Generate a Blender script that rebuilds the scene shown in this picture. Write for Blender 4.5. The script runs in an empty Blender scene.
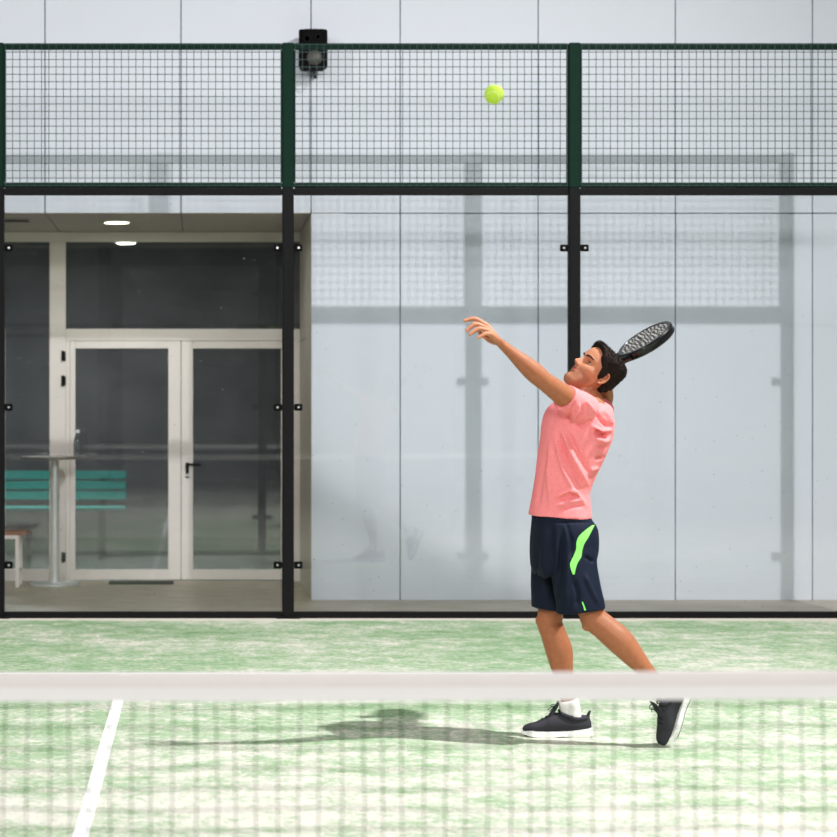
import bpy, bmesh, math, random
import numpy as np
from mathutils import Vector, Matrix, noise
from mathutils.bvhtree import BVHTree

random.seed(7)
rng = np.random.default_rng(7)
PI = math.pi
scene = bpy.context.scene
COL = scene.collection

# ------------------------------------------------------------------ camera facts
F = 2095.0          # focal length in pixels of the 837 px frame
CX, CY = 200.0, 404.0
H = 1.495           # camera height, m


def at(px, py, D):
    """place seen at picture position (px, py), D metres in front of the camera"""
    return Vector(((px - CX) * D / F, D, H - (py - CY) * D / F))


# ------------------------------------------------------------------ materials
def s2l(c):
    return tuple((x / 12.92 if x <= 0.04045 else ((x + 0.055) / 1.055) ** 2.4) for x in (v / 255.0 for v in c)) + (1.0,)


def new_mat(name):
    m = bpy.data.materials.new(name)
    m.use_nodes = True
    nt = m.node_tree
    b = nt.nodes['Principled BSDF']
    return m, nt, b


def mat(name, rgb, rough=0.5, metal=0.0, var=0.06, scale=30.0, bump=0.0, spec=0.5, bscale=None):
    """plain paint/metal/fabric with a little procedural unevenness"""
    m, nt, b = new_mat(name)
    c = s2l(rgb)
    N, L = nt.nodes, nt.links
    tc = N.new('ShaderNodeTexCoord')
    nz = N.new('ShaderNodeTexNoise')
    nz.inputs['Scale'].default_value = scale
    nz.inputs['Detail'].default_value = 4
    L.new(tc.outputs['Object'], nz.inputs['Vector'])
    mx = N.new('ShaderNodeMix')
    mx.data_type = 'RGBA'
    mx.inputs[6].default_value = tuple(x * (1 - var) for x in c[:3]) + (1,)
    mx.inputs[7].default_value = tuple(min(1, x * (1 + var)) for x in c[:3]) + (1,)
    L.new(nz.outputs['Fac'], mx.inputs[0])
    L.new(mx.outputs[2], b.inputs['Base Color'])
    b.inputs['Roughness'].default_value = rough
    b.inputs['Metallic'].default_value = metal
    b.inputs['Specular IOR Level'].default_value = spec
    if bump:
        bp = N.new('ShaderNodeBump')
        bp.inputs['Strength'].default_value = bump
        bp.inputs['Distance'].default_value = 0.003
        if bscale:
            n2 = N.new('ShaderNodeTexNoise')
            n2.inputs['Scale'].default_value = bscale
            L.new(tc.outputs['Object'], n2.inputs['Vector'])
            L.new(n2.outputs['Fac'], bp.inputs['Height'])
        else:
            L.new(nz.outputs['Fac'], bp.inputs['Height'])
        L.new(bp.outputs['Normal'], b.inputs['Normal'])
    return m


def glass_mat(name, tint, ior=1.5, dirt_haze=0.0, dirt_haze_rgb=(200, 205, 210), boost=1.0, rough=0.0):
    m, nt, b = new_mat(name)
    N, L = nt.nodes, nt.links
    N.remove(b)
    out = N['Material Output']
    tr = N.new('ShaderNodeBsdfTransparent')
    tr.inputs['Color'].default_value = tint + (1,)
    gl = N.new('ShaderNodeBsdfGlossy')
    gl.inputs['Roughness'].default_value = rough
    gl.inputs['Color'].default_value = (1, 1, 1, 1)
    fr = N.new('ShaderNodeFresnel')
    fr.inputs['IOR'].default_value = ior
    mul = N.new('ShaderNodeMath')
    mul.operation = 'MULTIPLY'
    mul.inputs[1].default_value = boost
    L.new(fr.outputs['Fac'], mul.inputs[0])
    mix = N.new('ShaderNodeMixShader')
    L.new(mul.outputs[0], mix.inputs[0])
    L.new(tr.outputs[0], mix.inputs[1])
    L.new(gl.outputs[0], mix.inputs[2])
    last = mix
    if dirt_haze > 0:
        df = N.new('ShaderNodeBsdfDiffuse')
        df.inputs['Color'].default_value = s2l(dirt_haze_rgb)
        tc = N.new('ShaderNodeTexCoord')
        n1 = N.new('ShaderNodeTexNoise')
        n1.inputs['Scale'].default_value = 2.2
        n1.inputs['Detail'].default_value = 6
        L.new(tc.outputs['Object'], n1.inputs['Vector'])
        r1 = N.new('ShaderNodeMapRange')
        r1.inputs['From Min'].default_value = 0.35
        r1.inputs['From Max'].default_value = 0.75
        r1.inputs['To Min'].default_value = dirt_haze * 0.4
        r1.inputs['To Max'].default_value = dirt_haze
        L.new(n1.outputs['Fac'], r1.inputs['Value'])
        vo = N.new('ShaderNodeTexVoronoi')
        vo.inputs['Scale'].default_value = 9.0
        L.new(tc.outputs['Object'], vo.inputs['Vector'])
        r2 = N.new('ShaderNodeMapRange')
        r2.inputs['From Min'].default_value = 0.03
        r2.inputs['From Max'].default_value = 0.065
        r2.inputs['To Min'].default_value = 0.30
        r2.inputs['To Max'].default_value = 0.0
        L.new(vo.outputs['Distance'], r2.inputs['Value'])
        ad = N.new('ShaderNodeMath')
        ad.operation = 'ADD'
        L.new(r1.outputs[0], ad.inputs[0])
        L.new(r2.outputs[0], ad.inputs[1])
        mx2 = N.new('ShaderNodeMixShader')
        L.new(ad.outputs[0], mx2.inputs[0])
        L.new(mix.outputs[0], mx2.inputs[1])
        L.new(df.outputs[0], mx2.inputs[2])
        last = mx2
    L.new(last.outputs[0], out.inputs['Surface'])
    return m


def emit_mat(name, rgb, strength):
    m, nt, b = new_mat(name)
    b.inputs['Base Color'].default_value = s2l(rgb)
    b.inputs['Emission Color'].default_value = s2l(rgb)
    b.inputs['Emission Strength'].default_value = strength
    return m


def turf_mat():
    m, nt, b = new_mat('turf')
    N, L = nt.nodes, nt.links
    tc = N.new('ShaderNodeTexCoord')

    def nz(sx, sy, det, rough=0.6):
        mp = N.new('ShaderNodeMapping')
        mp.inputs['Scale'].default_value = (sx, sy, 1)
        L.new(tc.outputs['Object'], mp.inputs['Vector'])
        n = N.new('ShaderNodeTexNoise')
        n.inputs['Scale'].default_value = 1.0
        n.inputs['Detail'].default_value = det
        n.inputs['Roughness'].default_value = rough
        L.new(mp.outputs[0], n.inputs['Vector'])
        return n
    big = nz(0.8, 1.2, 3)
    mid = nz(5.5, 5.0, 6, 0.75)
    fine = nz(30, 22, 6, 0.85)

    def math_(op, a, b2):
        n = N.new('ShaderNodeMath')
        n.operation = op
        for i, v in enumerate((a, b2)):
            if isinstance(v, (int, float)):
                n.inputs[i].default_value = v
            else:
                L.new(v, n.inputs[i])
        return n.outputs[0]
    s = math_('ADD', math_('MULTIPLY', big.outputs['Fac'], 0.5), math_('MULTIPLY', mid.outputs['Fac'], 0.75))
    s = math_('ADD', s, math_('MULTIPLY', fine.outputs['Fac'], 0.85))
    # more sand toward the net
    sep = N.new('ShaderNodeSeparateXYZ')
    L.new(tc.outputs['Object'], sep.inputs[0])
    near = N.new('ShaderNodeMapRange')
    near.inputs['From Min'].default_value = 6.0
    near.inputs['From Max'].default_value = 10.5
    near.inputs['To Min'].default_value = 0.16
    near.inputs['To Max'].default_value = 0.0
    L.new(sep.outputs['Y'], near.inputs['Value'])
    edge = N.new('ShaderNodeMapRange')
    edge.inputs['From Min'].default_value = 14.40
    edge.inputs['From Max'].default_value = 14.58
    edge.inputs['To Min'].default_value = 0.0
    edge.inputs['To Max'].default_value = 0.40
    L.new(sep.outputs['Y'], edge.inputs['Value'])
    s = math_('ADD', s, math_('ADD', near.outputs[0], edge.outputs[0]))
    ramp = N.new('ShaderNodeValToRGB')
    e = ramp.color_ramp.elements
    e[0].position = 0.70
    e[0].color = s2l(TURF[0])
    e[1].position = 1.02
    e[1].color = s2l(TURF[1])
    x = math_('MULTIPLY', s, 0.82)
    e.new(0.86).color = s2l(TURF[2])
    L.new(x, ramp.inputs[0])
    L.new(ramp.outputs[0], b.inputs['Base Color'])
    b.inputs['Roughness'].default_value = 0.95
    b.inputs['Specular IOR Level'].default_value = 0.1
    bp = N.new('ShaderNodeBump')
    bp.inputs['Strength'].default_value = 0.5
    bp.inputs['Distance'].default_value = 0.02
    L.new(fine.outputs['Fac'], bp.inputs['Height'])
    L.new(bp.outputs[0], b.inputs['Normal'])
    return m


TURF = [(124, 160, 117), (228, 224, 212), (168, 190, 158)]


def walkway_mat():
    m, nt, b = new_mat('walkway')
    N, L = nt.nodes, nt.links
    tc = N.new('ShaderNodeTexCoord')
    mp = N.new('ShaderNodeMapping')
    mp.inputs['Scale'].default_value = (1.5, 9, 1)
    L.new(tc.outputs['Object'], mp.inputs['Vector'])
    n = N.new('ShaderNodeTexNoise')
    n.inputs['Scale'].default_value = 2.0
    n.inputs['Detail'].default_value = 6
    L.new(mp.outputs[0], n.inputs['Vector'])
    r = N.new('ShaderNodeValToRGB')
    r.color_ramp.elements[0].position = 0.3
    r.color_ramp.elements[0].color = s2l((168, 154, 138))
    r.color_ramp.elements[1].position = 0.7
    r.color_ramp.elements[1].color = s2l((206, 192, 176))
    L.new(n.outputs['Fac'], r.inputs[0])
    L.new(r.outputs[0], b.inputs['Base Color'])
    b.inputs['Roughness'].default_value = 0.45
    return m


def skin_mat():
    m, nt, b = new_mat('skin')
    N, L = nt.nodes, nt.links
    at_ = N.new('ShaderNodeVertexColor')
    at_.layer_name = 'tone'
    tc = N.new('ShaderNodeTexCoord')
    nz = N.new('ShaderNodeTexNoise')
    nz.inputs['Scale'].default_value = 60
    nz.inputs['Detail'].default_value = 4
    L.new(tc.outputs['Object'], nz.inputs['Vector'])
    mx = N.new('ShaderNodeMix')
    mx.data_type = 'RGBA'
    mx.blend_type = 'MULTIPLY'
    r = N.new('ShaderNodeMapRange')
    r.inputs['To Min'].default_value = 0.82
    r.inputs['To Max'].default_value = 1.16
    L.new(nz.outputs['Fac'], r.inputs['Value'])
    mx.inputs[0].default_value = 1.0
    L.new(at_.outputs['Color'], mx.inputs[6])
    L.new(r.outputs[0], mx.inputs[7])
    L.new(mx.outputs[2], b.inputs['Base Color'])
    b.inputs['Roughness'].default_value = 0.5
    b.inputs['Specular IOR Level'].default_value = 0.35
    b.inputs['Subsurface Weight'].default_value = 0.12
    b.inputs['Subsurface Radius'].default_value = (0.012, 0.005, 0.003)
    b.inputs['Subsurface Scale'].default_value = 0.6
    return m


def shirt_mat():
    m, nt, b = new_mat('heather_pink')
    N, L = nt.nodes, nt.links
    tc = N.new('ShaderNodeTexCoord')
    mp = N.new('ShaderNodeMapping')
    mp.inputs['Scale'].default_value = (1, 1, 2.2)
    L.new(tc.outputs['Object'], mp.inputs['Vector'])
    nz = N.new('ShaderNodeTexNoise')
    nz.inputs['Scale'].default_value = 170
    nz.inputs['Detail'].default_value = 5
    L.new(mp.outputs[0], nz.inputs['Vector'])
    r = N.new('ShaderNodeValToRGB')
    r.color_ramp.elements[0].position = 0.3
    r.color_ramp.elements[0].color = s2l((226, 120, 124))
    r.color_ramp.elements[1].position = 0.7
    r.color_ramp.elements[1].color = s2l((243, 150, 152))
    L.new(nz.outputs['Fac'], r.inputs[0])
    L.new(r.outputs[0], b.inputs['Base Color'])
    b.inputs['Roughness'].default_value = 0.9
    b.inputs['Specular IOR Level'].default_value = 0.2
    return m


def racket_face_mat():
    m, nt, b = new_mat('racket_face')
    N, L = nt.nodes, nt.links
    tc = N.new('ShaderNodeTexCoord')
    wv = N.new('ShaderNodeTexWave')
    wv.inputs['Scale'].default_value = 22
    wv.inputs['Distortion'].default_value = 6.0
    wv.inputs['Detail'].default_value = 1.0
    L.new(tc.outputs['Object'], wv.inputs['Vector'])
    r = N.new('ShaderNodeValToRGB')
    r.color_ramp.elements[0].position = 0.35
    r.color_ramp.elements[0].color = s2l((38, 38, 40))
    r.color_ramp.elements[1].position = 0.6
    r.color_ramp.elements[1].color = s2l((146, 144, 140))
    L.new(wv.outputs['Fac'], r.inputs[0])
    L.new(r.outputs[0], b.inputs['Base Color'])
    b.inputs['Roughness'].default_value = 0.4
    return m


M = {}
M['turf'] = turf_mat()
M['walkway'] = walkway_mat()
M['cladding'] = mat('cladding', (226, 231, 242), 0.45, var=0.02, scale=1.2, spec=0.3)
M['joint'] = mat('joint', (92, 108, 118), 0.8)
M['greige'] = mat('greige', (196, 188, 178), 0.6, var=0.04, scale=3)
M['frame_white'] = mat('frame_white', (240, 232, 228), 0.4, var=0.02, scale=5)
M['black_steel'] = mat('black_steel', (20, 20, 22), 0.6, var=0.25, scale=25, bump=0.1, spec=0.2)
M['green_steel'] = mat('green_steel', (12, 48, 37), 0.6, var=0.2, scale=30, spec=0.15)
M['wire'] = mat('wire', (40, 66, 64), 0.5)
M['bolt'] = mat('bolt', (190, 190, 190), 0.3, 0.8)
M['court_glass'] = glass_mat('court_glass', (0.975, 0.984, 0.986), 1.45, dirt_haze=0.012)
M['door_glass'] = glass_mat('door_glass', (0.60, 0.63, 0.64), 1.55, dirt_haze=0.14, dirt_haze_rgb=(175, 175, 180), boost=2.0)  # dirt layer raised into a painted haze that lightens the dark panes
M['black_plastic'] = mat('black_plastic', (20, 20, 22), 0.75, var=0.2, spec=0.12)
M['net_cord'] = mat('net_cord', (24, 26, 26), 0.8)
M['net_tape'] = mat('net_tape', (240, 237, 238), 0.8, var=0.03, scale=12, bump=0.1)
M['net_tape_top'] = mat('net_tape_top', (228, 220, 219), 0.85, var=0.04, scale=14, bump=0.1)
M['line'] = mat('line', (244, 244, 240), 0.9, var=0.06, scale=60, bump=0.2)
M['steel'] = mat('steel', (236, 238, 238), 0.3, 0.45, var=0.08)
M['tabletop'] = mat('tabletop', (120, 116, 110), 0.3, 0.5, var=0.4, scale=40)
M['wood'] = mat('wood', (150, 98, 62), 0.5, var=0.3, scale=18)
M['teal'] = mat('teal', (84, 190, 178), 0.5, var=0.2, scale=6)
M['lobby'] = mat('lobby', (128, 124, 124), 0.8, var=0.25, scale=1.5)
M['lobby_floor'] = mat('lobby_floor', (86, 96, 88), 0.5, var=0.2, scale=2)
M['hall_dark'] = mat('hall_dark', (196, 196, 198), 0.8, var=0.45, scale=0.45)
M['lamp'] = emit_mat('lamp', (244, 255, 222), 9.0)
M['rubber'] = mat('rubber', (72, 70, 66), 0.9, var=0.2, scale=80, bump=0.3)
M['bottle'] = glass_mat('bottle', (0.86, 0.9, 0.9), 1.4, dirt_haze=0.10)
M['cap'] = mat('cap', (225, 225, 225), 0.4)
M['ball'] = mat('ball', (184, 222, 84), 0.95, var=0.12, scale=90, bump=0.5, spec=0.1)
M['seam'] = mat('seam', (232, 240, 190), 0.9)
M['skin'] = skin_mat()
M['shirt'] = shirt_mat()
M['shorts'] = mat('navy', (19, 28, 47), 0.75, var=0.1, scale=90, spec=0.25)
M['lime'] = mat('lime', (128, 224, 102), 0.7, var=0.04)
M['hair'] = mat('hair', (32, 23, 18), 0.8, var=0.4, scale=160, bump=0.4, spec=0.25)
M['knit'] = mat('knit', (62, 62, 68), 0.85, var=0.45, scale=260, bump=0.4, spec=0.2)
M['sole'] = mat('sole', (236, 236, 234), 0.6)
M['sole_dark'] = mat('sole_dark', (40, 40, 42), 0.7)
M['lace'] = mat('lace', (22, 22, 24), 0.8)
M['sock'] = mat('sock', (240, 238, 236), 0.95, var=0.05, scale=150, bump=0.4)
M['eye_white'] = mat('eye_white', (232, 226, 220), 0.2)
M['iris'] = mat('iris', (58, 36, 24), 0.15)
M['racket_black'] = mat('racket_black', (24, 24, 26), 0.25, var=0.2)
M['racket_face'] = racket_face_mat()
M['grip'] = mat('grip', (26, 26, 28), 0.85, var=0.2, scale=60, bump=0.4)
M['grille'] = mat('grille', (36, 36, 38), 0.6, var=0.4, scale=200, bump=0.5)
M['bracket'] = mat('bracket', (88, 86, 82), 0.5, 0.3)


# ------------------------------------------------------------------ mesh helpers
class MB:
    def __init__(self):
        self.bm = bmesh.new()
        self.mi = 0

    def _mark(self, faces, smooth):
        for f in faces:
            f.material_index = self.mi
            f.smooth = smooth

    def box(self, x0, x1, y0, y1, z0, z1, bev=0.0):
        before = set(self.bm.faces)
        r = bmesh.ops.create_cube(self.bm, size=1.0)
        for v in r['verts']:
            v.co = Vector((x0 + (v.co.x + .5) * (x1 - x0), y0 + (v.co.y + .5) * (y1 - y0), z0 + (v.co.z + .5) * (z1 - z0)))
        if bev:
            es = list({e for v in r['verts'] for e in v.link_edges})
            bmesh.ops.bevel(self.bm, geom=es, offset=bev, segments=2, affect='EDGES', clamp_overlap=True)
        self._mark([f for f in self.bm.faces if f not in before], False)
        return self

    def rings(self, rings, smooth=True, cap=True, loop=False):
        """loft closed rings (lists of points, same count)"""
        vs = [[self.bm.verts.new(p) for p in r] for r in rings]
        n = len(vs[0])
        fs = []
        pairs = list(zip(vs[:-1], vs[1:]))
        if loop:
            pairs.append((vs[-1], vs[0]))
        for a, b in pairs:
            for i in range(n):
                j = (i + 1) % n
                fs.append(self.bm.faces.new((a[i], a[j], b[j], b[i])))
        self._mark(fs, smooth)
        if cap and not loop:
            c = [self.bm.faces.new(list(reversed(vs[0]))), self.bm.faces.new(vs[-1])]
            self._mark(c, False)
        return self

    def tube(self, pts, r, n=10, closed=False, smooth=True):
        pts = [Vector(p) for p in pts]
        rr = r if isinstance(r, (list, tuple)) else [r] * len(pts)
        rings = []
        up = None
        for i, p in enumerate(pts):
            if closed:
                d = (pts[(i + 1) % len(pts)] - pts[i - 1]).normalized()
            else:
                d = (pts[min(i + 1, len(pts) - 1)] - pts[max(i - 1, 0)]).normalized()
            if up is None:
                up = Vector((0, 0, 1)) if abs(d.z) < .9 else Vector((1, 0, 0))
            u = (up - d * up.dot(d)).normalized()
            up = u
            v = d.cross(u)
            rings.append([p + rr[i] * (math.cos(t) * u + math.sin(t) * v) for t in [2 * PI * k / n for k in range(n)]])
        return self.rings(rings, smooth, True, closed)

    def lathe(self, cx, cy, prof, n=40):
        """prof: list of (r, z)"""
        rings = [[Vector((cx + r * math.cos(t), cy + r * math.sin(t), z)) for t in [2 * PI * k / n for k in range(n)]] for r, z in prof]
        return self.rings(rings, True, True)

    def build(self, name, mats, parent=None, sharp=True):
        bmesh.ops.recalc_face_normals(self.bm, faces=self.bm.faces)
        me = bpy.data.meshes.new(name)
        self.bm.to_mesh(me)
        self.bm.free()
        for m in (mats if isinstance(mats, (list, tuple)) else [mats]):
            me.materials.append(m)
        if sharp:
            try:
                me.set_sharp_from_angle(angle=math.radians(40))
            except Exception:
                pass
        return link(name, me, parent)


def link(name, me, parent=None):
    o = bpy.data.objects.new(name, me)
    COL.objects.link(o)
    if parent is not None:
        o.parent = parent
        # parents carry translation only
        w = Vector((0, 0, 0))
        p = parent
        while p is not None:
            w += p.location
            p = p.parent
        o.location = -w if not parent.get('local') else (0, 0, 0)
    return o


def empty(name, loc, label, cat, group=None):
    o = bpy.data.objects.new(name, None)
    o.empty_display_size = 0.1
    o.location = loc
    COL.objects.link(o)
    o['label'] = label
    o['category'] = cat
    if group:
        o['group'] = group
    return o


def struct(o):
    o['kind'] = 'structure'
    return o


# ------------------------------------------------------------------ the setting
Y_GLASS, Y_WALL, Y_DOOR, Y_NET = 14.65, 15.98, 17.70, 4.65
XL, XR = -5.385, 4.615            # the court's side lines
XMID = -0.385

b = MB()
b.box(-14, 14, -5.4, 14.60, -0.05, 0.0)
floor = struct(b.build('floor', M['turf']))
b = MB()
b.box(-0.44, -0.385, -5.0, 11.574, 0.0005, 0.003)
b.build('court_line', M['line'], floor)
b = MB()
b.box(XL, XR, 11.575, 11.63, 0.0005, 0.0028)
b.build('court_line', M['line'], floor)

b = MB()
b.box(-9, 11, 14.60, 17.74, -0.05, 0.0)
walk = struct(b.build('floor_walkway', M['walkway']))
b = MB()
b.box(-9, 11, 17.74, 23.5, -0.05, 0.0)
struct(b.build('floor_lobby', M['lobby_floor']))

# cladding wall with joints; the entrance recess is open between X_N0 and X_N1 below Z_N
X_N0, X_N1, Z_N = -3.255, 0.847, 2.95
b = MB()
g = 0.004
xs_up = [-9.0, -7.41, -6.37, -5.33, -4.295, X_N0, -2.22, -1.183, -0.145, X_N1, 1.527, 2.58, 3.626, 4.672, 5.717, 6.76, 7.81, 8.85, 11.0]
for a, c in zip(xs_up[:-1], xs_up[1:]):
    b.box(a + g, c - g, Y_WALL, Y_WALL + 0.03, Z_N + g, 7.6, 0.002)
    if not (a >= X_N0 - .01 and c <= X_N1 + .01):
        b.box(a + g, c - g, Y_WALL, Y_WALL + 0.03, 0.0, Z_N - g, 0.002)
b.mi = 1
b.box(-9, 11, Y_WALL + 0.031, Y_WALL + 0.10, Z_N + .02, 7.6)
b.box(X_N1 + 0.01, 11, Y_WALL + 0.031, Y_WALL + 0.10, 0.0, Z_N + .02)
b.box(-9, X_N0 - 0.01, Y_WALL + 0.031, Y_WALL + 0.10, 0.0, Z_N + .02)
struct(b.build('wall_back', [M['cladding'], M['joint']]))
# recess side walls and soffit
b = MB()
b.box(X_N1, X_N1 + 0.25, Y_WALL + 0.005, 16.80, 0.0, Z_N, 0.003)
b.box(X_N1, X_N1 + 0.25, 16.806, Y_DOOR + 0.06, 0.0, 2.02, 0.003)
b.box(X_N1, X_N1 + 0.25, 16.806, Y_DOOR + 0.06, 2.026, Z_N, 0.003)
b.mi = 1
b.box(X_N1 + .004, X_N1 + 0.25, Y_WALL + 0.01, Y_DOOR + 0.06, 0.0, Z_N - .002)
struct(b.build('wall_recess_right', [M['greige'], M['joint']]))
b = MB()
b.box(X_N0 - 0.25, X_N0, Y_WALL + 0.005, Y_DOOR + 0.06, 0.0, Z_N, 0.003)
struct(b.build('wall_recess_left', M['greige']))
b = MB()
for a, c in zip([X_N0, -2.22, -1.183, -0.145], [-2.22, -1.183, -0.145, X_N1]):
    b.box(a + g, c - g, Y_WALL + 0.005, Y_DOOR + 0.06, Z_N, Z_N + 0.02, 0.002)
b.mi = 1
b.box(X_N0, X_N1, Y_WALL + 0.101, Y_DOOR + 0.06, Z_N + 0.01, Z_N + 0.06)
struct(b.build('ceiling', [M['greige'], M['joint']]))
# dark lobby behind the doors
b = MB()
b.box(-6.2, 3.2, 23.3, 23.5, 0.0, 3.2)
struct(b.build('wall_lobby_back', M['lobby']))
b = MB()
b.box(-6.2, -6.0, 17.80, 23.3, 0.0, 3.2)
struct(b.build('wall_lobby_left', M['lobby']))
b = MB()
b.box(3.0, 3.2, 17.80, 23.3, 0.0, 3.2)
struct(b.build('wall_lobby_right', M['lobby']))
b = MB()
b.box(-6.2, 3.2, 17.78, 23.5, 3.2, 3.3)
struct(b.build('ceiling_lobby', M['lobby']))
b = MB()
b.box(-6.2, X_N0 - .251, 17.70, 17.76, 0, 3.2)
b.box(X_N1 + .251, 3.2, 17.70, 17.76, 0, 3.2)
struct(b.build('wall_lobby_front', M['lobby']))
# the far end of the hall behind the camera
b = MB()
b.box(-14, 14, -12.2, -12.0, 0.0, 7.0)
struct(b.build('wall_front', M['hall_dark']))
b = MB()
b.box(-14, 14, -11.99, -11.9, 4.62, 4.92)
b.box(-14, 14, -11.99, -11.9, 3.0, 3.08)
for xx in (-9, -5.5, -2, 1.5, 5, 8.5):
    b.box(xx, xx + .25, -11.995, -11.92, 0, 7)
struct(b.build('trim_reflected_beams', M['black_steel']))  # unseen beams, added so the door glass mirrors dark bands
b = MB()
b.box(-14, 14, -12.0, -5.4, -0.06, -0.01)
struct(b.build('floor_front_walkway', M['hall_dark']))

# storefront: frame, two glazed door leaves, transom and side light
d0, d1 = Y_DOOR, Y_DOOR + 0.055
b = MB()
b.box(X_N0, X_N1 - .002, d0, d1, 2.865, Z_N - .002, .003)           # head
b.box(-1.272, -1.135, d0 - .005, d1, 0.0, 2.863, .004)              # main mullion
b.box(-2.42, -2.30, d0, d1, 0.0, 2.863, .004)
b.box(-1.133, X_N1 - .002, d0, d1, 2.030, 2.130, .003)              # transom bar
b.box(-1.133, -1.100, d0, d1, 0.0, 2.028, .003)                     # jambs
b.box(0.785, X_N1 - .002, d0, d1, 0.0, 2.028, .003)
b.box(X_N0, -2.422, d0, d1, 0.0, 0.10, .003)
b.box(-2.298, -1.274, d0, d1, 0.0, 0.10, .003)
struct(b.build('trim_1', M['frame_white']))


def leaf(name, xa, xb, wl, wr):
    b = MB()
    y0, y1, z0, z1 = d0 - .006, d0 + .046, 0.012, 2.026
    b.box(xa, xa + wl, y0, y1, z0, z1, .004)
    b.box(xb - wr, xb, y0, y1, z0, z1, .004)
    b.box(xa + wl + .001, xb - wr - .001, y0, y1, z0, z0 + .085, .004)
    b.box(xa + wl + .001, xb - wr - .001, y0, y1, z1 - .062, z1, .004)
    o = struct(b.build(name, M['frame_white']))
    p = MB()
    p.box(xa + wl - .004, xb - wr + .004, d0 + .014, d0 + .022, z0 + .08, z1 - .058)
    p.build('pane', M['door_glass'], o)
    return o


door1 = leaf('door_1', -1.098, -0.163, 0.044, 0.105)
door2 = leaf('door_2', -0.157, 0.783, 0.098, 0.098)
for z in (1.90, 1.69, 0.20):
    b = MB()
    b.tube([(-1.160, d0 - .016, z - .045), (-1.160, d0 - .016, z + .045)], .0095, 10)
    b.box(-1.166, -1.136, d0 - .010, d0 - .0055, z - .04, z + .04)
    b.build('hinge', M['black_plastic'], door1)
b = MB()
b.box(-.122, -.094, d0 - .016, d0 - .0065, .87, 1.0, .004)
b.tube([(-.108, d0 - .012, .985), (-.108, d0 - .055, .985), (-.10, d0 - .06, .985), (.005, d0 - .06, .982)], .010, 10)
hd = b.build('door_handle', M['black_plastic'], door2)
b = MB()
b.tube([(-.108, d0 - .006, .895), (-.108, d0 - .022, .895)], .016, 14)
b.build('keyhole', M['bolt'], hd)


def fixed(name, xa, xb, za, zb):
    b = MB()
    b.box(xa - .003, xb + .003, d0 + .02, d0 + .028, za - .003, zb + .003)
    o = struct(b.build(name, M['door_glass']))
    return o


fixed('window_1', -1.133, X_N1 - .006, 2.133, 2.862)
fixed('window_2', -2.297, -1.275, 0.103, 2.862)
fixed('window_3', X_N0 + .004, -2.423, 0.103, 2.862)

# ------------------------------------------------------------------ ceiling fittings in the recess
t = empty('ceiling_light', (-0.663, 16.70, Z_N), 'round glowing downlight set in the soffit above the glass doors', 'ceiling light')
b = MB()
b.lathe(-0.663, 16.70, [(.118, Z_N - .001), (.118, Z_N - .010), (.10, Z_N - .012), (.10, Z_N - .002)])
b.build('trim_ring', M['frame_white'], t)
b = MB()
b.lathe(-0.663, 16.70, [(.001, Z_N - .0085), (.0995, Z_N - .0085), (.0995, Z_N - .003), (.001, Z_N - .003)])
b.build('diffuser', M['lamp'], t)
t = empty('ceiling_vent', (-1.45, 16.50, Z_N), 'dull flat air vent in the soffit at the far left above the side light', 'vent')
b = MB()
b.box(-1.58, -1.33, 16.38, 16.62, Z_N - .012, Z_N - .001, .003)
b.build('vent_frame', M['greige'], t)
b = MB()
for k in range(6):
    b.box(-1.56, -1.35, 16.40 + k * .034, 16.42 + k * .034, Z_N - .016, Z_N - .0125)
b.build('slats', M['bracket'], t)

# ------------------------------------------------------------------ court enclosure
POSTS = [XL + 2 * k for k in range(6)]
POSTS[2] -= .024
post_txt = {
    0: 'black corner post with green top at the far left end of the glass wall',
    1: 'black post with green top second from the left end of the glass wall',
    2: 'black post with green top at the left edge of the photo by the bar table',
    3: 'black post with green top standing in front of the right end of the glass doors',
    4: "black post with green top right behind the player's raised arm and face",
    5: 'black corner post with green top at the right end of the glass wall',
}
HP = 0.04
for k, x in enumerate(POSTS):
    if k == 0:
        continue
    t = empty('fence_post', (x, Y_GLASS, 0), post_txt[k], 'post', 'posts of the court enclosure')
    b = MB()
    b.box(x - HP, x + HP, Y_GLASS - .04, Y_GLASS + .04, 0.0, 3.005, .006)
    b.build('lower_post', M['black_steel'], t)
    b = MB()
    b.box(x - HP, x + HP, Y_GLASS - .04, Y_GLASS + .04, 3.0055, 4.016, .004)
    b.build('upper_post', M['green_steel'], t)
    b = MB()
    b.box(x - .085, x + .085, Y_GLASS - .07, Y_GLASS - .0405, 0.0, .012, .003)
    b.build('base_plate', M['black_steel'], t)

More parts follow.
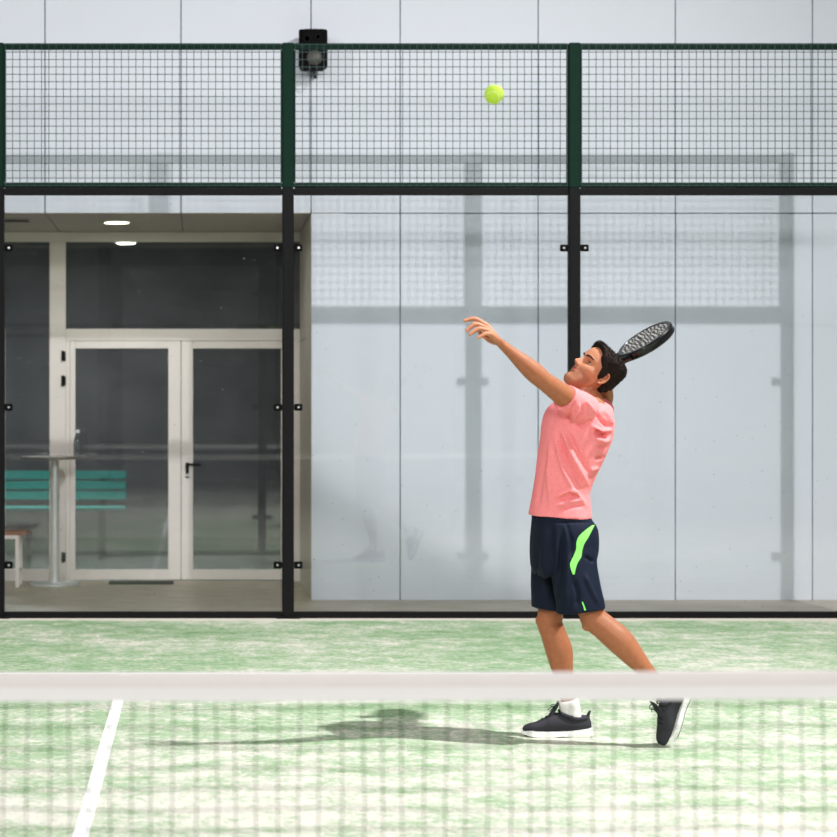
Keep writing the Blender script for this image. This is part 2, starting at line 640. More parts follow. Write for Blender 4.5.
bay_txt = {1: 'left of the glass doors, mostly outside the photo', 2: 'in front of the glass doors',
           3: 'between door and player', 4: 'to the right of the player'}
for k in range(1, 5):
    xa, xb = POSTS[k] + HP + .002, POSTS[k + 1] - HP - .002
    xm = (xa + xb) / 2
    t = empty('glass_panel', (xm, Y_GLASS, 0), 'clear court glass in a black frame ' + bay_txt[k], 'glass panel', 'glass panels of the back wall')
    b = MB()
    b.box(xa + .006, xb - .006, Y_GLASS - .005, Y_GLASS + .005, .041, 2.958)
    b.build('pane', M['court_glass'], t)
    b = MB()
    b.box(xa, xb, Y_GLASS - .025, Y_GLASS + .025, 2.955, 3.004, .004)
    b.build('top_rail', M['black_steel'], t)
    b = MB()
    b.box(xa, xb, Y_GLASS - .025, Y_GLASS + .025, 0.0, .043, .004)
    b.build('bottom_rail', M['black_steel'], t)
    for sx, xx in ((1, xa), (-1, xb)):
        for z in (2.585, 1.472, .37):
            c = MB()
            c.box(min(xx, xx + sx * .058), max(xx, xx + sx * .058), Y_GLASS - .022, Y_GLASS - .006, z - .024, z + .024, .004)
            co = c.build('clamp', M['black_plastic'], t)
            c = MB()
            c.tube([(xx + sx * .032, Y_GLASS - .022, z), (xx + sx * .032, Y_GLASS - .030, z)], .008, 12)
            c.build('bolt', M['bolt'], co)
    t = empty('mesh_panel', (xm, Y_GLASS, 3.006), 'dark green welded wire mesh panel ' + bay_txt[k].replace('in front of', 'above'), 'mesh panel', 'wire mesh panels on top of the glass')
    b = MB()
    z0, z1 = 3.008, 4.015
    b.box(xa, xb, Y_GLASS - .02, Y_GLASS + .02, z1 - .042, z1, .004)
    b.box(xa, xb, Y_GLASS - .02, Y_GLASS + .02, z0, z0 + .034, .004)
    b.box(xa, xa + .010, Y_GLASS - .02, Y_GLASS + .02, z0 + .036, z1 - .044, .004)
    b.box(xb - .010, xb, Y_GLASS - .02, Y_GLASS + .02, z0 + .036, z1 - .044, .004)
    b.build('frame', M['green_steel'], t)
    b = MB()
    w = .0024
    n = 38
    for i in range(n + 1):
        x = xa + .008 + (xb - xa - .016) * i / n
        b.box(x - w, x + w, Y_GLASS - .0255, Y_GLASS - .0215, z0 + .004, z1 - .004)
    for i in range(20):
        z = z0 + .012 + (z1 - z0 - .024) * i / 19
        b.box(xa + .004, xb - .004, Y_GLASS - .0297, Y_GLASS - .0256, z - w, z + w)
    b.build('wire_mesh', M['wire'], t)

# ------------------------------------------------------------------ the net
t = empty('padel_net', (XMID, Y_NET, 0), 'black cord court net with a wide white top tape across the foreground', 'net')


def net_top(x):
    return 0.898 + 0.04 * ((x - XMID) / 5.0) ** 2


b = MB()
pitch = 0.0465
nx = int(9.96 / pitch)
x0 = XMID - nx * pitch / 2
for i in range(nx + 1):
    x = x0 + i * pitch + 0.003 * math.sin(i * 1.7)
    zt = net_top(x) - .03
    pts = [(x + .004 * math.sin(i * .9 + z * 7), Y_NET, z) for z in (0.004, .3, .6, zt)]
    b.tube(pts, .0014, 5)
for j in range(19):
    zf = j / 18.6
    pts = []
    for s in range(0, 101):
        x = XMID - 4.98 + 9.96 * s / 100
        pts.append((x, Y_NET + .0015, .006 + (net_top(x) - .05 - .006) * zf + .003 * math.sin(s * .8 + j)))
    b.tube(pts, .0014, 5)
b.build('cord_mesh', M['net_cord'], t)
b = MB()
rs = []
for s in range(81):
    x = XMID - 4.98 + 9.96 * s / 80
    zt = net_top(x)
    prof = [(-.006, zt - .062), (-.0075, zt - .031), (-.009, zt - .027), (-.008, zt - .006), (-.004, zt), (.004, zt), (.008, zt - .006), (.009, zt - .027), (.0075, zt - .031), (.006, zt - .062)]
    rs.append([Vector((x, Y_NET + p[0], p[1])) for p in prof])
b.rings(rs)
for f in b.bm.faces:
    if f.calc_center_median().z > 0.8685 + 0.04 * ((f.calc_center_median().x - XMID) / 5.0) ** 2:
        f.material_index = 1
b.build('top_tape', [M['net_tape'], M['net_tape_top']], t)
for x in (XL + .03, XR - .03):
    b = MB()
    b.tube([(x, Y_NET, 0), (x, Y_NET, .99)], .03, 16)
    b.build('net_post', M['black_steel'], t)

# ------------------------------------------------------------------ speaker on the wall
sx, sy, sz = 0.851, Y_WALL - .19, 4.10
t = empty('wall_speaker', (sx, Y_WALL, sz), 'black box loudspeaker bracketed high on the pale wall above the door post', 'speaker')
b = MB()
rs = []
for z, k in ((4.022, .96), (4.030, 1.0), (4.298, 1.0), (4.310, .97)):
    rg = []
    for i in range(13):
        a = PI * i / 12
        rg.append(Vector((sx - math.cos(a) * .108 * k, sy - .03 - math.sin(a) * .045 * k, z)))
    rg.append(Vector((sx + .085 * k, Y_WALL - .07, z)))
    rg.append(Vector((sx - .085 * k, Y_WALL - .07, z)))
    rs.append(rg)
b.rings(rs)
b.build('cabinet', M['black_plastic'], t)
for dx, zz, r in ((-.048, 4.238, .026), (.034, 4.250, .019)):
    b = MB()
    yy = sy - .03 - .045 * math.sqrt(1 - (dx / .108) ** 2)
    b.tube([(sx + dx, yy + .006, zz), (sx + dx, yy - .006, zz), (sx + dx, yy - .006, zz), (sx + dx, yy - .001, zz)], [r, r, r * .8, r * .72], 24)
    b.build('driver', M['lace'], t)
b = MB()
yy = sy - .075
b.tube([(sx + .008, yy + .006, 4.092), (sx + .008, yy - .009, 4.092), (sx + .008, yy - .016, 4.092), (sx + .008, yy - .021, 4.092), (sx + .008, yy - .024, 4.092)],
       [.060, .056, .044, .030, .012], 28)
b.build('horn', M['bracket'], t)
b = MB()
b.box(sx - .06, sx + .06, Y_WALL - .014, Y_WALL - .001, 4.06, 4.24, .004)
b.box(sx - .03, sx + .03, Y_WALL - .072, Y_WALL - .0135, 4.11, 4.19, .004)
b.build('bracket', M['black_steel'], t)
b = MB()
b.tube([(sx + .0, sy - .03, 4.024), (sx + .004, sy - .034, 3.99), (sx + .022, sy - .03, 3.965), (sx + .03, sy, 3.95), (sx + .02, Y_WALL - .01, 3.99)], .006, 8)
b.build('cable', M['lace'], t)

# ------------------------------------------------------------------ bar table, bottle, bench, mat
tx, ty = -1.196, 17.27
t = empty('bar_table', (tx, ty, 0), 'tall round steel bar table on a disc foot beside the doors', 'table')
b = MB()
b.lathe(tx, ty, [(.001, 0), (.20, 0), (.207, .005), (.207, .018), (.195, .026), (.06, .030), (.045, .034), (.001, .034)])
b.build('base', M['steel'], t)
b = MB()
b.lathe(tx, ty, [(.034, .0345), (.034, 1.03), (.06, 1.036), (.06, 1.042)], 28)
b.build('column', M['steel'], t)
b = MB()
b.lathe(tx, ty, [(.001, 1.0425), (.27, 1.0425), (.283, 1.050), (.283, 1.058), (.277, 1.064), (.001, 1.064)], 56)
b.build('table_top', M['tabletop'], t)
bx_, by_ = -1.008, 17.25
t = empty('water_bottle', (bx_, by_, 1.064), 'clear plastic water bottle standing on the tall bar table', 'bottle')
b = MB()
b.lathe(bx_, by_, [(.001, 1.0645), (.028, 1.0645), (.032, 1.075), (.032, 1.11), (.029, 1.12), (.032, 1.13), (.032, 1.19), (.022, 1.225), (.013, 1.243), (.013, 1.255), (.001, 1.255)], 28)
b.build('bottle_body', M['bottle'], t)
b = MB()
b.lathe(bx_, by_, [(.001, 1.2552), (.016, 1.2552), (.017, 1.28), (.014, 1.284), (.001, 1.284)], 20)
b.build('bottle_cap', M['cap'], t)

t = empty('bench', (-1.75, 17.25, 0), 'low bench with a brown wooden seat and pale metal legs by the side light', 'bench')
b = MB()
for k in range(4):
    b.box(-2.15, -1.415, 17.08 + k * .085, 17.16 + k * .085, .425, .452, .004)
b.build('seat', M['wood'], t)
for xx in (-2.09, -1.49):
    for yy in (17.10, 17.37):
        b = MB()
        b.box(xx - .016, xx + .016, yy - .016, yy + .016, 0.0, .394, .003)
        b.build('leg', M['frame_white'], t)
b = MB()
for yy in (17.10, 17.37):
    b.box(-2.105, -1.475, yy - .015, yy + .015, .395, .424, .003)
for xx in (-2.09, -1.49):
    b.box(xx - .015, xx + .015, 17.117, 17.353, .395, .424, .003)
    b.box(xx - .012, xx + .012, 17.117, 17.353, .12, .145, .003)
b.build('seat_frame', M['frame_white'], t)

b = MB()
b.box(-.76, -.22, 17.36, 17.58, .001, .014, .004)
o = b.build('door_mat', M['rubber'])
o['label'] = 'dark rubber door mat lying on the floor before the left door'
o['category'] = 'mat'

# teal slatted bench in the lobby behind the glass
t = empty('lobby_bench', (-1.4, 20.3, 0), 'teal slatted bench with backrest inside the lobby seen through the glass', 'bench')
b = MB()
for z in (.60, .70, .80):
    b.box(-2.6, -.72, 20.50, 20.53, z - .041, z + .041, .004)
b.build('backrest', M['teal'], t)
b = MB()
for k in range(4):
    b.box(-2.6, -.72, 20.06 + k * .105, 20.15 + k * .105, .47, .50, .004)
b.build('seat', M['teal'], t)
for xx in (-2.4, -.95):
    b = MB()
    b.box(xx - .025, xx + .025, 20.08, 20.12, 0, .469, .003)
    b.build('leg', M['black_steel'], t)
    b = MB()
    b.box(xx - .025, xx + .025, 20.535, 20.565, 0, .83, .003)
    b.build('leg', M['black_steel'], t)
    b = MB()
    b.box(xx - .02, xx + .02, 20.121, 20.534, .43, .468, .003)
    b.build('bracket', M['black_steel'], t)

# ------------------------------------------------------------------ ball
bc = at(494, 94.5, 7.0)
t = empty('padel_ball', bc, 'yellow green padel ball in the air above the player', 'ball')
b = MB()
r_ = bmesh.ops.create_icosphere(b.bm, subdivisions=4, radius=.0325, matrix=Matrix.Translation(bc))
for f in b.bm.faces:
    f.smooth = True
b.build('felt', M['ball'], t, sharp=False)
b = MB()
pts = []
for k in range(96):
    a = 2 * PI * k / 96
    v = Vector((math.cos(a) + .35 * math.cos(3 * a), math.sin(a) - .35 * math.sin(3 * a), 1.15 * math.sin(2 * a))).normalized()
    v.rotate(Matrix.Rotation(.9, 3, 'X') @ Matrix.Rotation(.5, 3, 'Z'))
    pts.append(bc + v * .0322)
b.tube(pts, .0012, 6, closed=True)
b.build('seam', M['seam'], t)


# ================================================================== THE PLAYER
D0 = 9.30


def P(px, py, dy=0.0):
    return np.array(at(px, py, D0 + dy))


def nrm(v):
    return v / np.linalg.norm(v)


def catmull(pts, per):
    pts = np.asarray(pts, float)
    out = []
    n = len(pts)
    for i in range(n - 1):
        p0 = pts[max(i - 1, 0)]
        p1, p2 = pts[i], pts[i + 1]
        p3 = pts[min(i + 2, n - 1)]
        for k in range(per):
            t_ = k / per
            out.append(.5 * ((2 * p1) + (-p0 + p2) * t_ + (2 * p0 - 5 * p1 + 4 * p2 - p3) * t_ ** 2 + (-p0 + 3 * p1 - 3 * p2 + p3) * t_ ** 3))
    out.append(pts[-1])
    return np.array(out)


class Soup:
    """collects closed shells that a voxel remesh fuses into one continuous skin"""

    def __init__(self):
        self.v, self.f = [], []

    def rings(self, rings):
        base = len(self.v)
        n = len(rings[0])
        for r in rings:
            self.v.extend([tuple(p) for p in r])
        for k in range(len(rings) - 1):
            for i in range(n):
                j = (i + 1) % n
                self.f.append((base + k * n + i, base + k * n + j, base + (k + 1) * n + j, base + (k + 1) * n + i))
        self.f.append(tuple(base + i for i in reversed(range(n))))
        self.f.append(tuple(base + (len(rings) - 1) * n + i for i in range(n)))

    def limb(self, pts, radii, ref=(0, 1, 0), per=6, n=24, round_ends=True, flat=None):
        """tapered limb; radii may be (r_ref, r_other) pairs: first along ref"""
        rr = np.array([(r, r) if np.isscalar(r) else r for r in radii], float)
        q = catmull(np.hstack([np.asarray(pts, float), rr]), per)
        c, rad = q[:, :3], q[:, 3:]
        ref = np.asarray(ref, float)
        rings = []
        m = len(c)
        for i in range(m):
            d = nrm(c[min(i + 1, m - 1)] - c[max(i - 1, 0)])
            u = nrm(ref - d * ref.dot(d))
            v = np.cross(d, u)
            rings.append((c[i], d, u, v, rad[i]))
        out = []

        def ring(cc, u, v, ra, s):
            return [cc + s * (ra[0] * math.cos(a) * u + ra[1] * math.sin(a) * v) for a in [2 * PI * k / n for k in range(n)]]
        c0, d, u, v, ra = rings[0]
        if round_ends:
            for a in (80, 60, 40, 20):
                a = math.radians(a)
                out.append(ring(c0 - d * min(ra) * math.sin(a), u, v, ra, math.cos(a)))
        for c0, d, u, v, ra in rings:
            out.append(ring(c0, u, v, ra, 1))
        if round_ends:
            for a in (20, 40, 60, 80):
                a = math.radians(a)
                out.append(ring(c0 + d * min(ra) * math.sin(a), u, v, ra, math.cos(a)))
        self.rings(out)

    def ball(self, c, rx, ry=None, rz=None, ax=None, n=20):
        ry = ry or rx
        rz = rz or rx
        A = np.eye(3) if ax is None else np.array(ax)
        rings = []
        for i in range(1, n):
            t_ = PI * i / n
            rings.append([np.asarray(c) + A[0] * rx * math.sin(t_) * math.cos(a) + A[1] * ry * math.sin(t_) * math.sin(a) + A[2] * rz * math.cos(t_)
                          for a in [2 * PI * k / (2 * n) for k in range(2 * n)]])
        self.rings(rings)

    def fuse(self, voxel, smooth=2, factor=.5):
        me = bpy.data.meshes.new('soup')
        me.from_pydata(self.v, [], self.f)
        bm = bmesh.new()
        bm.from_mesh(me)
        bmesh.ops.recalc_face_normals(bm, faces=bm.faces)
        bm.to_mesh(me)
        bm.free()
        o = bpy.data.objects.new('soup', me)
        COL.objects.link(o)
        md = o.modifiers.new('r', 'REMESH')
        md.mode = 'VOXEL'
        md.voxel_size = voxel
        md.adaptivity = 0
        if smooth:
            sm = o.modifiers.new('s', 'SMOOTH')
            sm.factor = factor
            sm.iterations = smooth
        dg = bpy.context.evaluated_depsgraph_get()
        dg.update()
        ev = o.evaluated_get(dg)
        res = bpy.data.meshes.new_from_object(ev, depsgraph=dg)
        bpy.data.objects.remove(o)
        bpy.data.meshes.remove(me)
        res.polygons.foreach_set('use_smooth', [True] * len(res.polygons))
        return res


def coords(me):
    a = np.empty(len(me.vertices) * 3)
    me.vertices.foreach_get('co', a)
    return a.reshape(-1, 3)


def normals(me):
    a = np.empty(len(me.vertices) * 3)
    me.vertices.foreach_get('normal', a)
    return a.reshape(-1, 3)


def set_coords(me, a):
    me.vertices.foreach_set('co', a.reshape(-1))
    me.update()


def to_px(a):
    s = F / a[:, 1]
    return np.stack([CX + a[:, 0] * s, CY + (H - a[:, 2]) * s], 1)


def seg_dist(q, poly):
    """distance (px) to a polyline and position along it 0..1"""
    best = np.full(len(q), 1e9)
    pos = np.zeros(len(q))
    poly = np.asarray(poly, float)
    L = np.concatenate([[0], np.cumsum(np.linalg.norm(np.diff(poly, axis=0), axis=1))])
    for i in range(len(poly) - 1):
        a, c = poly[i], poly[i + 1]
        d = c - a
        t_ = np.clip(((q - a) @ d) / d.dot(d), 0, 1)
        dd = np.linalg.norm(q - (a + t_[:, None] * d), axis=1)
        m = dd < best
        best[m] = dd[m]
        pos[m] = ((L[i] + t_ * np.linalg.norm(d)) / L[-1])[m]
    return best, pos


def fold(co, no, poly, sig, amp, side=-1):
    """cloth ridge (amp>0) or groove (amp<0) along a line, on the side facing -Y (side=-1)"""
    q = to_px(co)
    d, pos = seg_dist(q, poly)
    w = np.exp(-(d / sig) ** 2) * np.clip(np.minimum(pos, 1 - pos) * 5 + .25, 0, 1)
    w *= np.clip((no[:, 1] * side + .25) / .4, 0, 1)
    return co + no * (amp * w)[:, None]


def noise_disp(co, no, scale, amp, seed=0.0):
    out = np.array([noise.noise(Vector((p[0] * scale + seed, p[1] * scale, p[2] * scale * .6))) for p in co])
    return co + no * (out * amp)[:, None]


def ering(c, a, tilt, w, yaw=0.0, n=40, ex=2.3):
    """horizontal-ish ellipse: a = half depth (m) along facing, w = half width; tilt raises the front"""
    fwd = np.array([-math.cos(tilt), 0, math.sin(tilt)])
    side = np.array([0, -1.0, 0])
    cy, sy = math.cos(yaw), math.sin(yaw)
    Rz = np.array([[cy, -sy, 0], [sy, cy, 0], [0, 0, 1]])
    fwd, side = Rz @ fwd, Rz @ side
    out = []
    for k in range(n):
        t_ = 2 * PI * k / n
        cs, sn = math.cos(t_), math.sin(t_)
        x = abs(cs) ** (2 / ex) * (1 if cs >= 0 else -1)
        y = abs(sn) ** (2 / ex) * (1 if sn >= 0 else -1)
        out.append(np.asarray(c) + a * x * fwd + w * y * side)
    return out


def smooth_rings(spec, per=6, yaw=0.0, sc=1.0, ex=2.3):
    """spec rows: px, py, dy, half depth px, tilt deg, half width m"""
    rows = []
    for px, py, dy, a, tl, w in spec:
        c = P(px, py, dy)
        rows.append([c[0], c[1], c[2], a / (F / D0) * sc, math.radians(tl), w * sc])
    q = catmull(rows, per)
    return [ering(r[:3], r[3], r[4], r[5], yaw, ex=ex) for r in q]


# ---- joints
YAW = math.radians(-10)
S_L, E_L, W_L = P(582, 409, -.16), P(543.5, 380.5, -.33), P(501, 343.5, -.40)
S_R, E_R, W_R = P(598.5, 420, .16), P(603.5, 402, .40), P(606, 379, .25)
HIP_L, KN_L, AN_L = P(566, 545, -.09), P(593.5, 618, -.12), P(660.5, 686, -.16)
HIP_R, KN_R, AN_R = P(559, 545, .09), P(549.5, 622, .10), P(569, 704, .11)

torso = [  # px, py, dy, half depth px, tilt, half width m
    (560, 516.5, 0, 31.2, 4, .160), (561.0, 502, 0, 29.5, 4, .156), (562.0, 488, 0, 28.6, 5, .156),
    (567.6, 466, 0, 30.8, 9, .166), (573.5, 447, 0, 34.0, 10, .176), (577.5, 430, 0, 35.8, 9, .186),
    (580, 415, 0, 33.5, 9, .186), (584, 404.5, 0, 26, 12, .160), (586, 398, 0, 18, 15, .10), (586.5, 394.5, 0, 15, 18, .07)]

# ---- head frame
ALPHA = math.radians(44.5)
F0 = np.array([-math.sin(ALPHA), 0, math.cos(ALPHA)])
U0 = np.array([math.cos(ALPHA), 0, math.sin(ALPHA)])
L0 = np.array([0, -1.0, 0])
PSI = math.radians(20)
HF = math.cos(PSI) * F0 + math.sin(PSI) * L0
HL = -math.sin(PSI) * F0 + math.cos(PSI) * L0
HO = P(576.2, 390.6, .01)


def hw(x, y, z):
    return HO + x * HF + y * HL + z * U0


def to_head(co):
    d = co - HO
    return np.stack([d @ HF, d @ HL, d @ U0], 1)


HEAD = np.array([  # z, front, back, half width
    (-.012, .070, .030, .012), (-.004, .084, .012, .030), (.012, .090, -.002, .043), (.030, .088, -.020, .049), (.050, .088, -.050, .0560),
    (.075, .089, -.074, .065), (.100, .088, -.089, .069), (.122, .087, -.097, .0725), (.145, .094, -.100, .075),
    (.170, .0925, -.099, .0765), (.195, .080, -.092, .073), (.214, .058, -.074, .060), (.228, .030, -.045, .038), (.2345, .004, -.018, .012)])


def hermite(x, xp, fp):
    return np.interp(x, xp, fp)


NTH, NZ = 168, 120
zz = np.linspace(HEAD[0, 0], HEAD[-1, 0], NZ)
q = catmull(HEAD, 40)
order = np.argsort(q[:, 0])
q = q[order]
fr_, bk_, wd_ = (np.interp(zz, q[:, 0], q[:, i]) for i in (1, 2, 3))


def g2(y, z, y0, z0, sy, sz):
    return np.exp(-((y - y0) / sy) ** 2 - ((z - z0) / sz) ** 2)


def head_grid(feature=True):
    th = np.linspace(0, 2 * PI, NTH, endpoint=False)
    X = np.zeros((NZ, NTH))
    Y = np.zeros((NZ, NTH))
    Z = np.zeros((NZ, NTH))
    for i in range(NZ):
        a = (fr_[i] - bk_[i]) / 2
        c = (fr_[i] + bk_[i]) / 2
        cs, sn = np.cos(th), np.sin(th)
        X[i] = c + a * np.sign(cs) * np.abs(cs) ** .92
        Y[i] = wd_[i] * np.sign(sn) * np.abs(sn) ** .92 * (1 - .10 * np.clip(cs, 0, 1) ** 2)
        Z[i] = zz[i]
    if feature:
        fm = np.clip(X / .03, 0, 1)          # only the front
        for s in (-1, 1):
            X -= fm * .0125 * g2(Y, Z, s * .032, .119, .016, .0105)
            X += fm * .0055 * g2(Y, Z, s * .030, .1395, .022, .0075)
            X += fm * .0080 * g2(Y, Z, s * .0125, .0825, .006, .0065)
            X += fm * .0035 * g2(Y, Z, s * .040, .096, .018, .014)
            Y -= fm * s * .0040 * g2(Y, Z, s * .056, .066, .02, .016)
            Y += fm * s * .0035 * g2(Y, Z, s * .060, .098, .02, .015)
        for s in (-1, 1):
            dl = np.abs((np.abs(Y) - .018) - (.083 - Z) * .38)
            X -= fm * .0028 * np.exp(-(dl / .004) ** 2) * np.exp(-((Z - .068) / .014) ** 2) * (np.sign(Y) == s)
            X += fm * .0030 * g2(Y, Z, s * .036, .084, .012, .010)
        hgt = np.interp(Z, [.070, .078, .084, .089, .095, .112, .128, .140], [0, .006, .024, .0285, .025, .013, .006, 0])
        wid = np.interp(Z, [.075, .088, .11, .13], [.010, .0105, .0085, .008])
        X += fm * hgt * np.exp(-(Y / wid) ** 2)
        X += fm * .0052 * g2(Y, Z, 0, .0668, .017, .0042)
        X += fm * .0062 * g2(Y, Z, 0, .0545, .015, .0046)
        X -= fm * .0055 * g2(Y, Z - 7 * Y ** 2, 0, .0602, .023, .0018)
        X -= fm * .0035 * g2(Y, Z, 0, .0435, .018, .006)
        X += fm * .0060 * g2(Y, Z, 0, .018, .017, .013)
        X -= fm * .003 * g2(Y, Z, 0, .072, .004, .006)
    return X, Y, Z


GX, GY, GZ = head_grid()


def head_surface(y, z):
    """front surface x at lateral y, height z"""
    m = GX > .02
    d = (GY - y) ** 2 + (GZ - z) ** 2 + np.where(m, 0, 1)
    k = np.unravel_index(np.argmin(d), d.shape)
    return GX[k]


body = Soup()
# torso under the shirt, pelvis under the shorts
body.rings(smooth_rings([r if k > 7 else r[:3] + (r[3] * .93, r[4], r[5] * .93) for k, r in enumerate(torso)], 6, YAW, .93))
pelvis = [(561, 508, 0, 26, 4, .138), (563, 525, 0, 27.5, 0, .148), (564, 545, 0, 29.5, 0, .160), (563, 562, 0, 26, 0, .150), (563, 572, 0, 18, 0, .10)]
body.rings(smooth_rings(pelvis, 5, 0, 1.0))
# neck
body.limb([P(592, 412, .01), P(589, 401, .01), hw(-.022, 0, .030), hw(-.015, 0, .075)], [(.066, .068), (.058, .062), (.054, .056), (.05, .05)])
for s in (-1, 1):   # neck cords and traps
    body.limb([P(570.5, 397, s * -.02), hw(-.02, s * .045, .045)], [.013, .013], n=12)
# head
body.rings([[hw(GX[i, j], GY[i, j], GZ[i, j]) for j in range(NTH)] for i in range(NZ)])
# ears
for s in (-1, 1):
    A = np.array([nrm(HF * .92 - HL * s * .38), nrm(HL * s * .92 + HF * .38), U0])
    ec = hw(-.012, s * .0765, .110)
    tip = -.0
    body.ball(ec - A[0] * .002, .015, .0045, .027, A)
    pts = []
    for k in range(15):
        a = math.radians(-100 + k * 255 / 14)
        pts.append(ec + A[0] * (-math.cos(a) * .0165 - .004 * math.sin(a)) + U0 * (math.sin(a) * .029 + .002) + A[1] * .0075)
    body.limb(pts, [.0042] * 15, ref=HL, per=2, n=10)
    body.ball(ec - U0 * .026 + A[0] * .004 + A[1] * .003, .007, .0045, .009, A)
    body.ball(ec + A[0] * .013 - U0 * .003 + A[1] * .002, .005, .004, .008, A)
# eyelids
for s in (-1, 1):
    for up_ in (1, -1):
        pts = []
        for k in range(9):
            u_ = -1 + 2 * k / 8
            yy = s * .032 + u_ * .0155
            dz = up_ * .0062 * (1 - u_ * u_) + .0008 * up_
            pts.append(hw(head_surface(s * .032, .119) + .0062 - .0055 * u_ * u_ + (-.0035 if u_ * s > 0 else 0) * abs(u_), yy, .119 + dz))
        body.limb(pts, [.0016, .0022, .0028, .003, .003, .003, .0028, .0022, .0016], ref=HF, per=2, n=8)

# left arm
ul = nrm(E_L - S_L)
body.limb([S_L - ul * .01, S_L + ul * .06, S_L * .5 + E_L * .5, S_L * .12 + E_L * .88, E_L, E_L * .80 + W_L * .20, E_L * .55 + W_L * .45, E_L * .25 + W_L * .75, W_L],
          [(.058, .060), (.054, .056), (.047, .049), (.041, .042), (.040, .0405), (.043, .043), (.038, .0375), (.029, .026), (.027, .0195)], ref=(0, 1, .25))
# left hand
K = {  # knuckle, middle joint, end joint, tip
    'index': [(487.6, 326.0, -.366), (476.0, 319.2, -.362), (469.5, 319.4, -.364), (465, 320.6, -.366)],
    'middle': [(486.2, 328.2, -.396), (476.2, 324.2, -.402), (470.5, 327.2, -.406), (466.8, 330.6, -.408)],
    'ring': [(488.0, 331.0, -.420), (479.6, 328.6, -.428), (474.2, 331.2, -.433), (470.4, 334.2, -.435)],
    'pinky': [(491.0, 334.4, -.440), (485.6, 333.6, -.450), (481.6, 335.8, -.454), (478.2, 338.0, -.455)]}
rad = {'index': .0100, 'middle': .0100, 'ring': .0096, 'pinky': .0088}
for nme, j in K.items():
    r = rad[nme]
    pts = [P(*x) for x in j]
    body.limb(pts, [r * 1.12, r * 1.05, r * .93, r * .80], per=5, n=14)
    # metacarpal
    body.limb([W_L + (P(*j[0]) - W_L) * .05 + np.array([0, (P(*j[0])[1] - W_L[1]) * .35, 0]), P(*j[0])], [(.013, .0150), (.0125, .0118)], per=4, n=14)
palm_c = (P(495, 337.5, -.405) + P(489, 331, -.405)) / 2
body.limb([W_L, P(497, 340, -.402), P(492.5, 336, -.404), P(489, 332, -.406)], [(.027, .016), (.034, .0165), (.039, .0155), (.040, .0125)], ref=(0, 1, .1), per=5)
# thumb leaves the far side of the palm near its base
body.limb([P(497.5, 342, -.392), P(491.5, 341.0, -.366), P(485, 337.0, -.350), P(479.5, 332.6, -.346)], [.0155, .0125, .0105, .0085], per=5, n=14)

# right arm, bent behind the head
ur = nrm(E_R - S_R)
body.limb([S_R, S_R + ur * .06, S_R * .5 + E_R * .5, S_R * .12 + E_R * .88, E_R], [.058, .055, .048, .042, .040])
body.limb([E_R, E_R * .78 + W_R * .22, E_R * .5 + W_R * .5, W_R * .82 + E_R * .18, W_R], [.040, .043, .037, .028, (.026, .022)])

# racket frame: axis, face normal
ang = math.radians(34.5)
RA = nrm(np.array([math.cos(ang), .10, math.sin(ang)]))
perp = np.array([-math.sin(ang), 0, math.cos(ang)])
RN = nrm(.98 * perp + .20 * np.array([0, -1, 0]))
RN = nrm(RN - RA * RN.dot(RA))
RS = np.cross(RA, RN)
R_TIP = P(671, 324, .27)


def rk(a, s, n_):
    """racket coordinates: a from the butt (0) to the tip (.455)"""
    return R_TIP + (a - .455) * RA + s * RS + n_ * RN


# right hand closed around the handle
hc = rk(.075, 0, 0)
wv = W_R - hc
wv = nrm(wv - RA * wv.dot(RA))
wt = np.cross(RA, wv)
body.limb([W_R, W_R * .5 + (hc + wv * .034) * .5, hc + wv * .030], [(.026, .022), (.034, .020), (.036, .015)], ref=RA)
for k in range(4):
    a0 = hc + RA * (-.030 + k * .0205)
    pts = []
    rr = .0265
    for d in (-20, 30, 85, 140, 190, 235):
        t_ = math.radians(d)
        pts.append(a0 + (wv * math.cos(t_) + wt * math.sin(t_)) * (rr + (.004 if d < 60 else 0)))
    body.limb(pts, [.0105, .0105, .0098, .0094, .0088, .008], ref=RA, per=4, n=12)
pts = []
for d in (10, -45, -95, -140):
    t_ = math.radians(d)
    pts.append(hc + RA * (.030 + .010 * (abs(d) / 100)) + (wv * math.cos(t_) + wt * math.sin(t_)) * .0275)
body.limb(pts, [.014, .0125, .011, .009], ref=RA, per=4, n=12)

# ---- shoes: frames
def foot_frame(heel, fwd, up):
    fwd = nrm(np.asarray(fwd, float))
    up = np.asarray(up, float)
    up = nrm(up - fwd * up.dot(fwd))
    side = np.cross(up, fwd)
    return [np.asarray(heel, float), fwd, side, up]


FR_R = foot_frame((1.752, 9.41, 0.0), (-1, .05, 0), (0, 0, 1))
tdir = nrm(np.array([-.37, -.05, -.93]))
upv = np.array([-.86, -.36, .36])
toe = P(666.5, 748.0, -.155)
FR_L = foot_frame(toe - tdir * .305, tdir, upv)


def fp(fr, x, y, z):
    return fr[0] + fr[1] * x + fr[2] * y + fr[3] * z


